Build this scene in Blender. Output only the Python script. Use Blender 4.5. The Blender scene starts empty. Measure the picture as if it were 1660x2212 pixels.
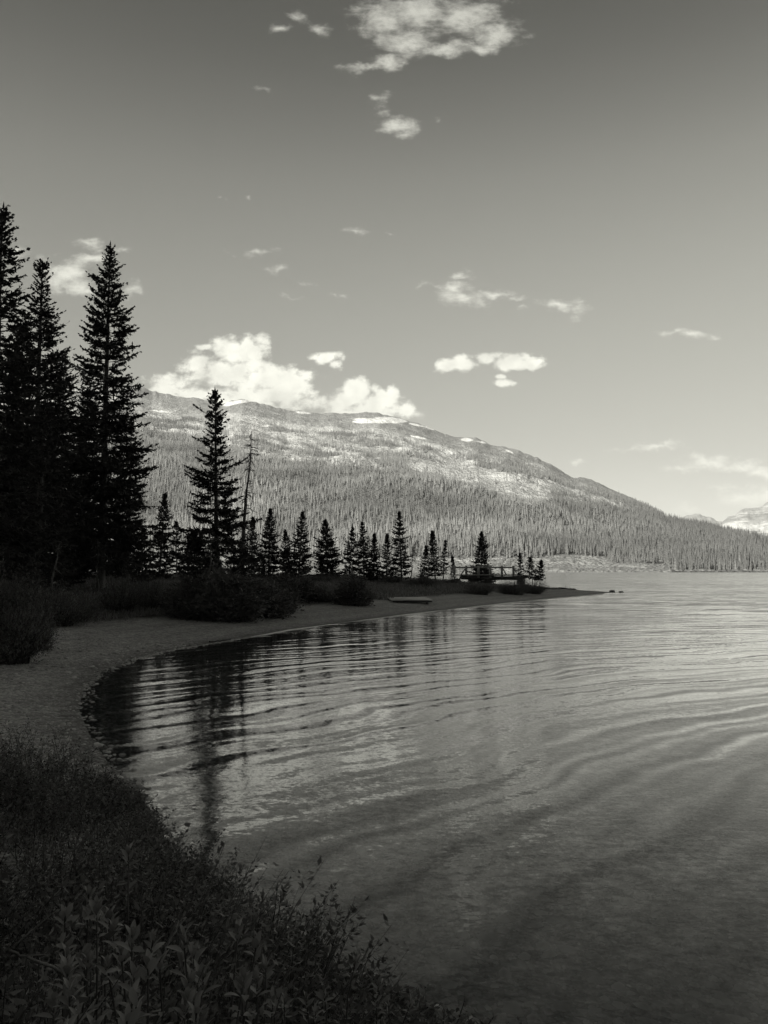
import bpy, math, random
import numpy as np
from mathutils import Vector
R = math.radians
C = bpy.context.scene.collection
scene = bpy.context.scene

# ------------------------------------------------------------------ camera
CAMZ = 2.3
PITCH = math.atan((1231 - 1106) / 1670.0)
FPX = 1670.0                                  # focal length for a picture 1660 units wide, 2212 tall
cam = bpy.data.cameras.new("camera")
cam.sensor_fit = 'VERTICAL'
cam.sensor_height = 36.0
cam.lens = 36.0 * FPX / 2212.0
cam.clip_start = 0.05
cam.clip_end = 40000
cam_o = bpy.data.objects.new("camera", cam)
C.objects.link(cam_o)
cam_o.location = (0, 0, CAMZ)
cam_o.rotation_euler = (math.pi / 2 + PITCH, 0, 0)
scene.camera = cam_o
cp, sp_ = math.cos(PITCH), math.sin(PITCH)

def uw(px, py):
    """direction of a picture point as (x/y, z/y) slopes in the world"""
    u = (px - 830) / FPX
    v = (1106 - py) / FPX
    f = cp - v * sp_
    return u / f, (sp_ + v * cp) / f

def ground_at(px, py, z=0.0):
    u, w = uw(px, py)
    y = (z - CAMZ) / w
    return (u * y, y)

def proj(x, y, z):
    z = z - CAMZ
    f = y * cp + z * sp_
    up = -y * sp_ + z * cp
    return 830 + FPX * x / f, 1106 - FPX * up / f

# ------------------------------------------------------------------ render settings
SUN_EL, SUN_AZ = 23.0, 225.0                  # degrees; azimuth clockwise from +Y: behind the camera, to its left
scene.view_settings.view_transform = 'Standard'
scene.view_settings.look = 'None'
scene.view_settings.gamma = 1.0
EXPO = 0.95
scene.view_settings.exposure = EXPO
scene.render.engine = 'CYCLES'
scene.cycles.use_denoising = True
scene.cycles.max_bounces = 6
scene.cycles.diffuse_bounces = 2
scene.cycles.glossy_bounces = 3
scene.cycles.transparent_max_bounces = 8
scene.cycles.volume_bounces = 0
scene.cycles.caustics_reflective = False
scene.cycles.caustics_refractive = False
TINT = (1.0, 0.995, 0.885)                    # the print's warm tone is in the light

# ------------------------------------------------------------------ node helper
class N:
    def __init__(s, tree):
        s.t = tree
    def __call__(s, kind, **kw):
        n = s.t.nodes.new(kind)
        for k, v in kw.items():
            setattr(n, k, v)
        return n
    def set(s, sock, v):
        if hasattr(v, 'is_output') or isinstance(v, bpy.types.NodeSocket):
            s.t.links.new(v, sock)
        else:
            sock.default_value = v
    def m(s, op, a, b=None, c=None, clamp=False):
        n = s.t.nodes.new('ShaderNodeMath'); n.operation = op; n.use_clamp = clamp
        s.set(n.inputs[0], a)
        if b is not None: s.set(n.inputs[1], b)
        if c is not None: s.set(n.inputs[2], c)
        return n.outputs[0]
    def v(s, op, a, b=None, c=None):
        n = s.t.nodes.new('ShaderNodeVectorMath'); n.operation = op
        s.set(n.inputs[0], a)
        if b is not None: s.set(n.inputs[1], b)
        if c is not None: s.set(n.inputs[2], c)
        return n.outputs['Value'] if op in ('LENGTH', 'DOT_PRODUCT', 'DISTANCE') else n.outputs[0]
    def sep(s, a):
        n = s.t.nodes.new('ShaderNodeSeparateXYZ'); s.set(n.inputs[0], a); return n.outputs
    def comb(s, x=0.0, y=0.0, z=0.0):
        n = s.t.nodes.new('ShaderNodeCombineXYZ')
        s.set(n.inputs[0], x); s.set(n.inputs[1], y); s.set(n.inputs[2], z); return n.outputs[0]
    def noise(s, vec, scale, detail=4.0, rough=0.55, out='Fac', dist=0.0):
        n = s.t.nodes.new('ShaderNodeTexNoise')
        s.set(n.inputs['Vector'], vec); s.set(n.inputs['Scale'], scale)
        n.inputs['Detail'].default_value = detail; n.inputs['Roughness'].default_value = rough
        n.inputs['Distortion'].default_value = dist
        return n.outputs[out]
    def ss(s, x, a, b, lo=0.0, hi=1.0):
        n = s.t.nodes.new('ShaderNodeMapRange'); n.interpolation_type = 'SMOOTHSTEP'
        s.set(n.inputs[0], x); s.set(n.inputs[1], a); s.set(n.inputs[2], b)
        s.set(n.inputs[3], lo); s.set(n.inputs[4], hi); return n.outputs[0]
    def lin(s, x, a, b, lo=0.0, hi=1.0):
        n = s.t.nodes.new('ShaderNodeMapRange')
        s.set(n.inputs[0], x); s.set(n.inputs[1], a); s.set(n.inputs[2], b)
        s.set(n.inputs[3], lo); s.set(n.inputs[4], hi); return n.outputs[0]
    def mix(s, f, a, b):
        n = s.t.nodes.new('ShaderNodeMix'); n.data_type = 'FLOAT'
        s.set(n.inputs[0], f); s.set(n.inputs[2], a); s.set(n.inputs[3], b); return n.outputs[0]

# ------------------------------------------------------------------ world: physical sky seen as a red-filtered monochrome print, clouds in it
world = bpy.data.worlds.new("World")
scene.world = world
world.use_nodes = True
wt = world.node_tree
wt.nodes.clear()
n = N(wt)
sky = n('ShaderNodeTexSky', sky_type='NISHITA')
sky.sun_disc = False
sky.sun_elevation = R(SUN_EL)
sky.sun_rotation = R(SUN_AZ)
sky.altitude = 1900
sky.air_density = 1.0
sky.dust_density = 0.6
sky.ozone_density = 1.5
tc = n('ShaderNodeTexCoord')
D = tc.outputs['Generated']
dx, dy, dz = n.sep(D)
sepc = n('ShaderNodeSeparateColor')
wt.links.new(sky.outputs[0], sepc.inputs[0])
red = sepc.outputs[0]
SKYSTR = 0.10
SKY_GAIN = 1.0
# how the print's film rendered the blue at each height of the sky
cr = n('ShaderNodeValToRGB'); cr.color_ramp.interpolation = 'B_SPLINE'
_st = [(0.0, .60), (.108, .74), (.213, 1.00), (.335, 1.26), (.457, 1.16), (.541, .66), (.60, .45), (.70, .38)]
while len(cr.color_ramp.elements) < len(_st): cr.color_ramp.elements.new(0.5)
for e_, (p_, v_) in zip(cr.color_ramp.elements, _st):
    e_.position = p_; e_.color = (v_ / 1.3, v_ / 1.3, v_ / 1.3, 1)
n.set(cr.inputs[0], dz)
film = n.m('MULTIPLY', n.sep(cr.outputs[0])[0], 1.3)
skyl = n.m('MULTIPLY', n.m('MULTIPLY', red, SKY_GAIN), film)
# cloud plane coordinates: slopes of the direction (x/y, z/y)
ysafe = n.m('MAXIMUM', dy, 0.02)
cu = n.m('DIVIDE', dx, ysafe)
cw = n.m('DIVIDE', dz, ysafe)
P2 = n.comb(cu, cw, 0.0)
wv = n.noise(P2, 9.0, 3.0, 0.6, 'Color')
warp = n.v('MULTIPLY', n.v('SUBTRACT', wv, (0.5, 0.5, 0.5)), (0.045, 0.03, 0.0))
PW = n.v('ADD', P2, warp)
wv2 = n.noise(P2, 34.0, 3.0, 0.6, 'Color')
PW2 = n.v('ADD', PW, n.v('MULTIPLY', n.v('SUBTRACT', wv2, (0.5, 0.5, 0.5)), (0.045, 0.028, 0.0)))

CUM = [  # cumulus: px, py, rx, ry
 (355, 830, 62, 34), (330, 840, 45, 24), (420, 850, 60, 26), (430, 778, 52, 32), (500, 760, 62, 42), (545, 750, 50, 34),
 (490, 810, 100, 42), (575, 815, 90, 46), (600, 850, 110, 50), (640, 825, 50, 42), (540, 860, 120, 42), (436, 745, 20, 10),
 (770, 850, 62, 38), (740, 872, 75, 34), (820, 870, 62, 36), (870, 888, 35, 18), (780, 890, 110, 28),
 (705, 775, 36, 17), (725, 790, 18, 14), (680, 768, 18, 12),
 (965, 790, 34, 20), (1000, 785, 46, 24), (1060, 772, 34, 16), (1105, 775, 52, 20), (1145, 782, 30, 18), (1095, 822, 26, 13), (1085, 808, 16, 8),
]
WIS = [  # softer fair-weather puffs and wisps: px, py, rx, ry
 (150, 595, 62, 45), (170, 622, 45, 30), (120, 580, 30, 22), (187, 528, 36, 14), (205, 540, 18, 12), (285, 625, 24, 18), (35, 545, 30, 18), (112, 546, 22, 8), (268, 538, 14, 8),
 (840, 40, 80, 62), (900, 30, 110, 62), (1000, 35, 110, 52), (1060, 75, 75, 40), (880, 95, 90, 45), (1020, 100, 80, 18), (960, 110, 70, 20), (845, 135, 40, 26), (790, 145, 60, 13), (752, 142, 28, 8),
 (600, 60, 26, 14), (695, 65, 34, 16), (640, 40, 30, 14), (572, 190, 22, 9), (820, 208, 28, 13), (822, 235, 14, 16), (855, 268, 50, 20), (870, 285, 34, 14), (957, 267, 14, 10),
 (765, 500, 26, 8), (845, 515, 16, 5), (565, 536, 30, 10), (510, 545, 18, 5), (600, 580, 28, 11), (632, 641, 22, 6), (712, 637, 14, 4), (740, 633, 12, 4), (660, 610, 20, 6), (470, 426, 8, 4), (532, 422, 8, 4),
 (1000, 640, 68, 26), (985, 625, 52, 16), (990, 600, 40, 12), (1075, 630, 52, 12), (1125, 640, 34, 8), (925, 620, 30, 6), (1140, 662, 12, 7),
 (1200, 658, 38, 14), (1240, 662, 34, 15), (1245, 682, 18, 10), (1460, 712, 42, 9), (1500, 722, 44, 12), (1535, 724, 16, 9),
 (1350, 975, 46, 9), (1420, 967, 66, 11), (1480, 1012, 60, 12), (1530, 1000, 60, 14), (1600, 1012, 60, 16), (1600, 998, 30, 10), (1650, 1025, 50, 20), (1620, 1085, 66, 22), (1660, 1080, 60, 22), (1590, 1060, 60, 8),
 (1255, 995, 22, 6), (1500, 1105, 40, 10), (890, 893, 30, 10), (200, 560, 60, 16),
]
def field(blobs, P, fade=False):
    acc = None
    for (px, py, rx, ry) in blobs:
        u0, w0 = uw(px, py)
        iu, iw = FPX / rx, FPX / ry
        q = n.v('MULTIPLY_ADD', P, (iu, iw, 0), (-u0 * iu, -w0 * iw, 0))
        f = n.m('SUBTRACT', 1.0, n.v('LENGTH', q))
        if fade: f = n.m('MULTIPLY', f, float(np.clip((rx * ry) ** .5 / 34.0, .40, 1.0)))
        acc = f if acc is None else n.m('SMOOTH_MAX', acc, f, 0.12)
    return acc
fc = field(CUM, PW)
fw = field(WIS, PW2, True)
nz3 = n.m('SUBTRACT', n.noise(n.v('MULTIPLY', P2, (0.55, 1.3, 1.0)), 85.0, 6.0, 0.66, dist=0.3), 0.5)
nz1 = n.m('SUBTRACT', n.noise(P2, 34.0, 8.0, 0.62), 0.5)
nz2 = n.m('SUBTRACT', n.noise(n.v('MULTIPLY', P2, (0.75, 1.2, 1.0)), 30.0, 8.0, 0.64, dist=0.15), 0.5)
vor = n('ShaderNodeTexVoronoi'); vor.feature = 'SMOOTH_F1'
wt.links.new(PW, vor.inputs['Vector']); vor.inputs['Scale'].default_value = 42.0; vor.inputs['Smoothness'].default_value = 0.35
puff = n.m('SUBTRACT', 0.45, vor.outputs['Distance'])
dens_c = n.m('ADD', n.m('ADD', fc, n.m('ADD', n.m('MULTIPLY', nz1, 2.3), n.m('MULTIPLY', nz3, 0.9))), n.m('MULTIPLY', puff, 0.55))
a_c = n.ss(dens_c, -0.06, 0.58)
dens_w = n.m('ADD', n.m('MULTIPLY', fw, 1.55), n.m('ADD', n.m('MULTIPLY', nz2, 2.3), n.m('MULTIPLY', nz3, 2.0)))
a_w = n.ss(dens_w, -0.15, 1.75, 0.0, 0.88)
front = n.ss(dy, 0.05, 0.15)
# brightness of the cloud: sunlit tops, greyer where thick and towards the base
nzl = n.m('SUBTRACT', n.noise(n.v('ADD', P2, (3.1, 1.7, 0)), 15.0, 5.0, 0.6), 0.5)
lit = n.m('ADD', n.m('MULTIPLY', puff, 0.22), n.m('MULTIPLY_ADD', nzl, 0.9, n.lin(dens_c, 0.0, 1.6, 0.96, 0.88)))
elev_dim = n.lin(dz, 0.12, 0.60, 1.0, 0.60)
CLOUD = 6.3
col_c = n.m('MULTIPLY', n.m('MULTIPLY', lit, CLOUD), elev_dim)
lit_w = n.m('MULTIPLY_ADD', nz2, 0.35, 0.97)
col_w = n.m('MULTIPLY', n.m('MULTIPLY', lit_w, CLOUD * 0.92), elev_dim)
l1 = n.mix(n.m('MULTIPLY', a_w, front), skyl, col_w)
l2 = n.mix(n.m('MULTIPLY', a_c, front), l1, col_c)
tint = n.v('MULTIPLY', n.comb(l2, l2, l2), TINT)
bg = n('ShaderNodeBackground')
wt.links.new(tint, bg.inputs[0]); bg.inputs[1].default_value = SKYSTR
wo = n('ShaderNodeOutputWorld'); wt.links.new(bg.outputs[0], wo.inputs[0])

# ------------------------------------------------------------------ sun
sl = bpy.data.lights.new("sun", 'SUN')
sl.energy = 5.0
sl.angle = R(0.5)
sl.color = (1.0, 0.985, 0.89)
so = bpy.data.objects.new("sun", sl)
C.objects.link(so)
az, el = R(SUN_AZ), R(SUN_EL)
sd = Vector((math.sin(az) * math.cos(el), math.cos(az) * math.cos(el), math.sin(el)))
so.rotation_euler = sd.to_track_quat('Z', 'Y').to_euler()
so.location = (0, -30, 40)

# ------------------------------------------------------------------ mesh helpers
def tag(o, label=None, cat=None, group=None, kind=None):
    if label: o['label'] = label
    if cat: o['category'] = cat
    if group: o['group'] = group
    if kind: o['kind'] = kind
    return o

def empty(name, loc=(0, 0, 0), rz=0.0):
    o = bpy.data.objects.new(name, None); C.objects.link(o)
    o.location = loc; o.rotation_euler = (0, 0, rz); o.empty_display_size = 0.2
    return o

def make_mesh(name, V, F, mat, smooth=False, attrs=None):
    """V (n,3); F: list of (k,m) int arrays of faces"""
    me = bpy.data.meshes.new(name)
    V = np.asarray(V, dtype=np.float32)
    if not isinstance(F, list): F = [F]
    F = [np.asarray(f, dtype=np.int32) for f in F if len(f)]
    me.vertices.add(len(V)); me.vertices.foreach_set('co', V.ravel())
    loops = np.concatenate([f.ravel() for f in F])
    tot = np.concatenate([np.full(len(f), f.shape[1], np.int32) for f in F])
    start = np.concatenate([[0], np.cumsum(tot)[:-1]]).astype(np.int32)
    me.loops.add(len(loops)); me.loops.foreach_set('vertex_index', loops)
    me.polygons.add(len(tot)); me.polygons.foreach_set('loop_start', start); me.polygons.foreach_set('loop_total', tot)
    if smooth: me.polygons.foreach_set('use_smooth', np.ones(len(tot), dtype=bool))
    for k, a in (attrs or {}).items():
        at = me.attributes.new(k, 'FLOAT', 'POINT'); at.data.foreach_set('value', np.asarray(a, dtype=np.float32))
    me.update(calc_edges=True)
    if mat: me.materials.append(mat)
    return me

def link(name, me, parent=None, loc=(0, 0, 0)):
    o = bpy.data.objects.new(name, me); C.objects.link(o)
    o.location = loc
    if parent: o.parent = parent
    return o

class MB:
    """collects tubes, boxes and quads of one part"""
    def __init__(s): s.V = []; s.F = {3: [], 4: []}; s.n = 0
    def add(s, V, F):
        V = np.asarray(V, float); F = np.asarray(F, int)
        s.V.append(V); s.F[F.shape[1]].append(F + s.n); s.n += len(V)
    def tube(s, pts, rad, k=6, cap=True):
        pts = np.asarray(pts, float); rad = np.broadcast_to(np.asarray(rad, float), (len(pts),))
        T = np.gradient(pts, axis=0); T /= np.linalg.norm(T, axis=1)[:, None] + 1e-9
        ref = np.array([0.0, 0, 1]) if abs(T[0][2]) < 0.9 else np.array([1.0, 0, 0])
        A = np.cross(T, ref); A /= np.linalg.norm(A, axis=1)[:, None] + 1e-9
        B = np.cross(T, A)
        th = np.arange(k) * 2 * np.pi / k
        ring = (A[:, None, :] * np.cos(th)[None, :, None] + B[:, None, :] * np.sin(th)[None, :, None]) * rad[:, None, None] + pts[:, None, :]
        m = len(pts)
        i = np.arange(m - 1)[:, None] * k + np.arange(k)[None, :]
        j = np.arange(m - 1)[:, None] * k + (np.arange(k)[None, :] + 1) % k
        F = np.stack([i, j, j + k, i + k], -1).reshape(-1, 4)
        s.add(ring.reshape(-1, 3), F)
        if cap:
            base = s.n - m * k
            for e, r in ((0, ring[0]), (m - 1, ring[-1])):
                c = r.mean(0)[None]
                idx = np.arange(k)
                s.add(np.vstack([r, c]), np.stack([idx, (idx + 1) % k, np.full(k, k)], 1))
    def box(s, c, size, rz=0.0, rx=0.0, ry=0.0, jit=0.0):
        sx, sy, sz = np.array(size) / 2
        V = np.array([[x, y, z] for x in (-sx, sx) for y in (-sy, sy) for z in (-sz, sz)], float)
        if jit: V += np.random.default_rng(int(abs(c[0] * 991 + c[2] * 77)) + 5).uniform(-jit, jit, V.shape)
        from mathutils import Euler
        M = np.array(Euler((rx, ry, rz)).to_matrix())
        V = V @ M.T + np.array(c)
        s.add(V, [[0, 1, 3, 2], [4, 6, 7, 5], [0, 4, 5, 1], [2, 3, 7, 6], [0, 2, 6, 4], [1, 5, 7, 3]])
    def mesh(s, name, mat, smooth=False):
        F = [np.concatenate(s.F[k]) for k in (3, 4) if s.F[k]]
        return make_mesh(name, np.concatenate(s.V), F, mat, smooth)

def unit(a): return a / (np.linalg.norm(a, axis=-1, keepdims=True) + 1e-9)

def blades(P, Dv, L, W, rng, belly=0.45, up=None, fold=0.0):
    """pointed leaf / needle-twig quads: base, two sides, tip"""
    P = np.asarray(P, float); Dv = unit(np.asarray(Dv, float)); m = len(P)
    L = np.broadcast_to(L, (m,))[:, None]; W = np.broadcast_to(W, (m,))[:, None]
    r = rng.normal(size=(m, 3)) if up is None else up + rng.normal(size=(m, 3)) * 0.35
    S = unit(np.cross(Dv, r))
    Nn = np.cross(S, Dv)
    mid = P + Dv * L * belly - Nn * fold * L
    V = np.stack([P, mid + S * W / 2, P + Dv * L, mid - S * W / 2], 1).reshape(-1, 3)
    F = np.arange(m * 4).reshape(-1, 4)
    return V, F

# value noise on a lattice for terrain work
def vnoise(x, y, seed=0):
    xi = np.floor(x).astype(np.int64); yi = np.floor(y).astype(np.int64)
    fx = x - xi; fy = y - yi
    fx = fx * fx * (3 - 2 * fx); fy = fy * fy * (3 - 2 * fy)
    def h(a, b):
        q = (a * 374761393 + b * 668265263 + seed * 1442695041) & 0xffffffff
        q = ((q ^ (q >> 13)) * 1274126177) & 0xffffffff
        return ((q ^ (q >> 16)) & 0xffff) / 65535.0
    return (h(xi, yi) * (1 - fx) + h(xi + 1, yi) * fx) * (1 - fy) + (h(xi, yi + 1) * (1 - fx) + h(xi + 1, yi + 1) * fx) * fy
def fbm(x, y, seed=0, o=4):
    a, s, t = 1.0, 0.0, 0.0
    for i in range(o):
        s = s + a * (vnoise(x, y, seed + i * 17) - 0.5); t += a
        a *= 0.5; x = x * 2.03 + 11.3; y = y * 2.03 + 7.1
    return s / t * 2

def smooth01(x): x = np.clip(x, 0, 1); return x * x * (3 - 2 * x)

# ------------------------------------------------------------------ materials
def mat_new(name):
    m = bpy.data.materials.new(name); m.use_nodes = True
    t = m.node_tree; t.nodes.clear()
    return m, N(t)

def simple_mat(name, lo, hi, scale=6.0, rough=0.8, bump=0.0, bscale=40.0, coord='Object', stretch=(1, 1, 1), spec=0.3, detail=5.0, two=False):
    m, n = mat_new(name)
    tc = n('ShaderNodeTexCoord')
    v = n.v('MULTIPLY', tc.outputs[coord], stretch)
    f = n.ss(n.noise(v, scale, detail, 0.6), 0.32, 0.68)
    g = n.mix(f, lo, hi)
    b = n('ShaderNodeBsdfPrincipled')
    n.set(b.inputs['Base Color'], n.comb(g, g, g))
    b.inputs['Roughness'].default_value = rough
    b.inputs['Specular IOR Level'].default_value = spec
    if bump:
        bp = n('ShaderNodeBump'); bp.inputs['Strength'].default_value = 1.0; bp.inputs['Distance'].default_value = bump
        n.set(bp.inputs['Height'], n.noise(v, bscale, 5.0, 0.65)); n.set(b.inputs['Normal'], bp.outputs[0])
    o = n('ShaderNodeOutputMaterial'); n.t.links.new(b.outputs[0], o.inputs[0])
    return m

def leaf_mat(name, lo, hi, scale=3.0, trans=0.15, rough=0.6):
    m, n = mat_new(name)
    tc = n('ShaderNodeTexCoord'); ge = n('ShaderNodeNewGeometry')
    f = n.m('MULTIPLY_ADD', ge.outputs['Random Per Island'], 0.6, n.m('MULTIPLY', n.ss(n.noise(tc.outputs['Object'], scale, 3.0), 0.3, 0.7), 0.4))
    g = n.mix(f, lo, hi)
    c = n.comb(g, g, g)
    b = n('ShaderNodeBsdfPrincipled'); n.set(b.inputs['Base Color'], c)
    b.inputs['Roughness'].default_value = rough; b.inputs['Specular IOR Level'].default_value = 0.25
    tr = n('ShaderNodeBsdfTranslucent'); n.set(tr.inputs[0], c)
    mx = n('ShaderNodeMixShader'); mx.inputs[0].default_value = trans
    n.t.links.new(b.outputs[0], mx.inputs[1]); n.t.links.new(tr.outputs[0], mx.inputs[2])
    o = n('ShaderNodeOutputMaterial'); n.t.links.new(mx.outputs[0], o.inputs[0])
    return m

M_needle = leaf_mat('spruce_needles', 0.045, 0.085, 0.5, 0.05, 0.7)
M_bark = simple_mat('spruce_bark', 0.08, 0.2, 7.0, 0.9, 0.02, 30, stretch=(1, 1, 0.25))
M_dead = simple_mat('bare_grey_wood', 0.10, 0.22, 6.0, 0.85, 0.01, 40, stretch=(1, 1, 0.2))
M_leaf = leaf_mat('willow_leaf', 0.02, 0.19, 2.0, 0.2, 0.5)
M_bigleaf = leaf_mat('broad_willow_leaf', 0.16, 0.30, 4.0, 0.22, 0.5)
M_shrub = leaf_mat('shrub_leaf', 0.06, 0.22, 1.0, 0.15, 0.6)
M_grass = leaf_mat('meadow_grass', 0.14, 0.30, 0.3, 0.2, 0.7)
M_stem = simple_mat('twig_bark', 0.04, 0.10, 20, 0.8)
M_bush = leaf_mat('bush_needles', 0.08, 0.19, 1.2, 0.05, 0.7)
M_timber = simple_mat('weathered_timber', 0.32, 0.5, 3.0, 0.8, 0.006, 25, stretch=(0.4, 3, 3))
M_timber_dark = simple_mat('dark_timber', 0.05, 0.10, 3.0, 0.85, 0.006, 25)
M_plank = simple_mat('pale_boards', 0.42, 0.58, 5.0, 0.75, 0.004, 30, stretch=(0.3, 4, 1))
M_rock = simple_mat('lake_rock', 0.12, 0.28, 5.0, 0.8, 0.02, 12)
M_pebble = leaf_mat('pebble_stone', 0.08, 0.60, 2.0, 0.0, 0.75)
M_forest = None

# ------------------------------------------------------------------ shoreline and ground
near_edge = [(290, 1690), (330, 1750), (365, 1810), (420, 1865), (500, 1915), (560, 1960), (620, 2015), (700, 2065), (800, 2105), (900, 2140), (1000, 2180), (1110, 2212)]
far_edge = [(235, 1650), (195, 1590), (170, 1530), (185, 1480), (225, 1448), (290, 1424), (360, 1406), (440, 1393), (520, 1379), (620, 1361), (750, 1344), (870, 1328), (1000, 1313), (1100, 1302), (1200, 1292), (1270, 1286), (1308, 1281.5)]
poly = [(3000, -900), (700, -420), (200, -110), (60, -30), (12, -4), (5, 0.8), (2.2, 2.4)]
poly += [ground_at(*p, z=.14 * min(1, i / 4)) for i, p in reversed(list(enumerate(near_edge)))]
poly += [ground_at(*p) for p in far_edge]
poly += [(23.5, 80), (21.2, 90), (18.5, 96), (12, 101), (5, 108), (-20, 114), (-60, 120), (-150, 135), (-600, 260), (-3000, 700), (-9000, 600), (-9000, -9000), (9000, -9000), (9000, -2000)]
POLY = np.array(poly)

def shore_dist(x, y):
    """signed distance to the waterline, positive on land"""
    x = np.asarray(x, float); y = np.asarray(y, float)
    d2 = np.full(x.shape, 1e18); inside = np.zeros(x.shape, bool)
    k = len(POLY)
    for i in range(k):
        ax, ay = POLY[i]; bx, by = POLY[(i + 1) % k]
        ex, ey = bx - ax, by - ay
        t = np.clip(((x - ax) * ex + (y - ay) * ey) / (ex * ex + ey * ey), 0, 1)
        d2 = np.minimum(d2, (x - ax - t * ex) ** 2 + (y - ay - t * ey) ** 2)
        cond = ((ay > y) != (by > y)) & (x < ex * (y - ay) / (ey if ey else 1e-12) + ax)
        inside ^= cond
    d = np.sqrt(d2)
    return np.where(inside, d, -d)

def ground_h(x, y, d=None):
    x = np.asarray(x, float); y = np.asarray(y, float)
    if d is None: d = shore_dist(x, y)
    far = np.interp(d, [0, 1.5, 5.0, 6.5, 9, 14, 30, 60, 400, 9000], [0, .12, .36, .48, .75, 1.05, 1.75, 2.0, 1.9, 1.5])
    near = np.interp(d, [0, .25, .8, 2, 6, 100, 9000], [0, .10, .28, .5, .7, 1.2, 1.5])
    k = smooth01((np.hypot(x, y) - 8.0) / 5.0) * smooth01((y + 5) / 6)
    land = near * (1 - k) + far * k
    land = land + smooth01((d - 6) / 6) * (fbm(x * .22, y * .22, 3) * .16) + smooth01(d / 2) * fbm(x * 1.1, y * 1.1, 9) * .02
    # low knolls by the footbridge, and the path mound beside it
    land = land - 0.28 * np.exp(-(((x - 11.5) / 5) ** 2 + ((y - 83) / 6) ** 2)) * smooth01(d / 3) + 0.15 * np.exp(-(((x - 7) / 2) ** 2 + ((y - 80) / 3) ** 2))
    bed = np.interp(-d, [0, 1, 3, 10, 40, 200, 9000], [0, -.10, -.24, -.75, -3, -9, -9])
    bed = bed + smooth01(-d / 2) * fbm(x * .8, y * .8, 31) * .03
    return np.where(d > 0, land, bed)

def build_ground():
    th = np.concatenate([np.linspace(-math.pi, -0.62, 150)[:-1], np.linspace(-0.62, 0.62, 520), np.linspace(0.62, math.pi, 150)[1:-1]])
    r = np.concatenate([[0.02], np.geomspace(0.5, 3, 30)[:-1], np.geomspace(3, 110, 430)[:-1], np.geomspace(110, 9500, 60)])
    TH, RR = np.meshgrid(th, r, indexing='ij')
    X = RR * np.sin(TH); Y = RR * np.cos(TH)
    d = shore_dist(X.ravel(), Y.ravel()).reshape(X.shape)
    Z = ground_h(X, Y, d)
    a, b = X.shape
    i = np.arange(a)[:, None] * b + np.arange(b - 1)[None]
    j = ((np.arange(a) + 1) % a)[:, None] * b + np.arange(b - 1)[None]
    F = np.stack([i, i + 1, j + 1, j], -1).reshape(-1, 4)[:, ::-1]
    m, n = mat_new('ground_gravel_and_soil')
    tc = n('ShaderNodeTexCoord'); P = tc.outputs['Object']
    at = n('ShaderNodeAttribute'); at.attribute_name = 'shore'
    sd_ = at.outputs['Fac']
    pat = n.noise(P, 0.5, 4.0)
    edge = n.m('ADD', sd_, n.m('MULTIPLY', n.m('SUBTRACT', pat, 0.5), 2.5))
    soil = n.ss(edge, 5.2, 6.4)
    vr = n('ShaderNodeTexVoronoi'); n.set(vr.inputs['Vector'], P); vr.inputs['Scale'].default_value = 24.0
    vr2 = n('ShaderNodeTexVoronoi'); n.set(vr2.inputs['Vector'], P); vr2.inputs['Scale'].default_value = 9.0
    sc1, _, _ = n.sep(vr.outputs['Color']); sc2, _, _ = n.sep(vr2.outputs['Color'])
    st = n.m('ADD', n.m('MULTIPLY', sc1, .6), n.m('MULTIPLY', sc2, .4))
    st = n.m('POWER', st, 1.6)
    bands = n.noise(n.comb(n.m('MULTIPLY', sd_, 1.2), n.m('MULTIPLY', pat, .8), 0), 1.0, 3.0)
    gravel = n.m('MULTIPLY', n.mix(st, 0.19, 0.62), n.lin(bands, .3, .7, .75, 1.2))
    wet = n.ss(n.m('ADD', sd_, n.m('MULTIPLY', n.m('SUBTRACT', pat, .5), .8)), 0.1, 0.7, 0.62, 1.0)
    gravel = n.m('MULTIPLY', gravel, wet)
    earth = n.mix(n.ss(n.noise(P, 2.5, 5.0), .3, .7), 0.03, 0.08)
    g = n.mix(soil, gravel, earth)
    b = n('ShaderNodeBsdfPrincipled'); n.set(b.inputs['Base Color'], n.comb(g, g, g))
    b.inputs['Roughness'].default_value = 0.85; b.inputs['Specular IOR Level'].default_value = 0.2
    bp = n('ShaderNodeBump'); bp.inputs['Distance'].default_value = 0.03
    n.set(bp.inputs['Height'], n.m('SUBTRACT', n.m('MULTIPLY', n.noise(P, 12, 4), .6), n.m('ADD', vr.outputs['Distance'], n.m('MULTIPLY', vr2.outputs['Distance'], 1.5))))
    n.set(b.inputs['Normal'], bp.outputs[0])
    o = n('ShaderNodeOutputMaterial'); n.t.links.new(b.outputs[0], o.inputs[0])
    me = make_mesh('ground', np.stack([X, Y, Z], -1).reshape(-1, 3), F, m, True, {'shore': np.clip(d.ravel(), -50, 50)})
    tag(link('ground', me), 'dark gravel beach and low grassy bank curving round the bay', 'ground', kind='structure')
build_ground()

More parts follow.
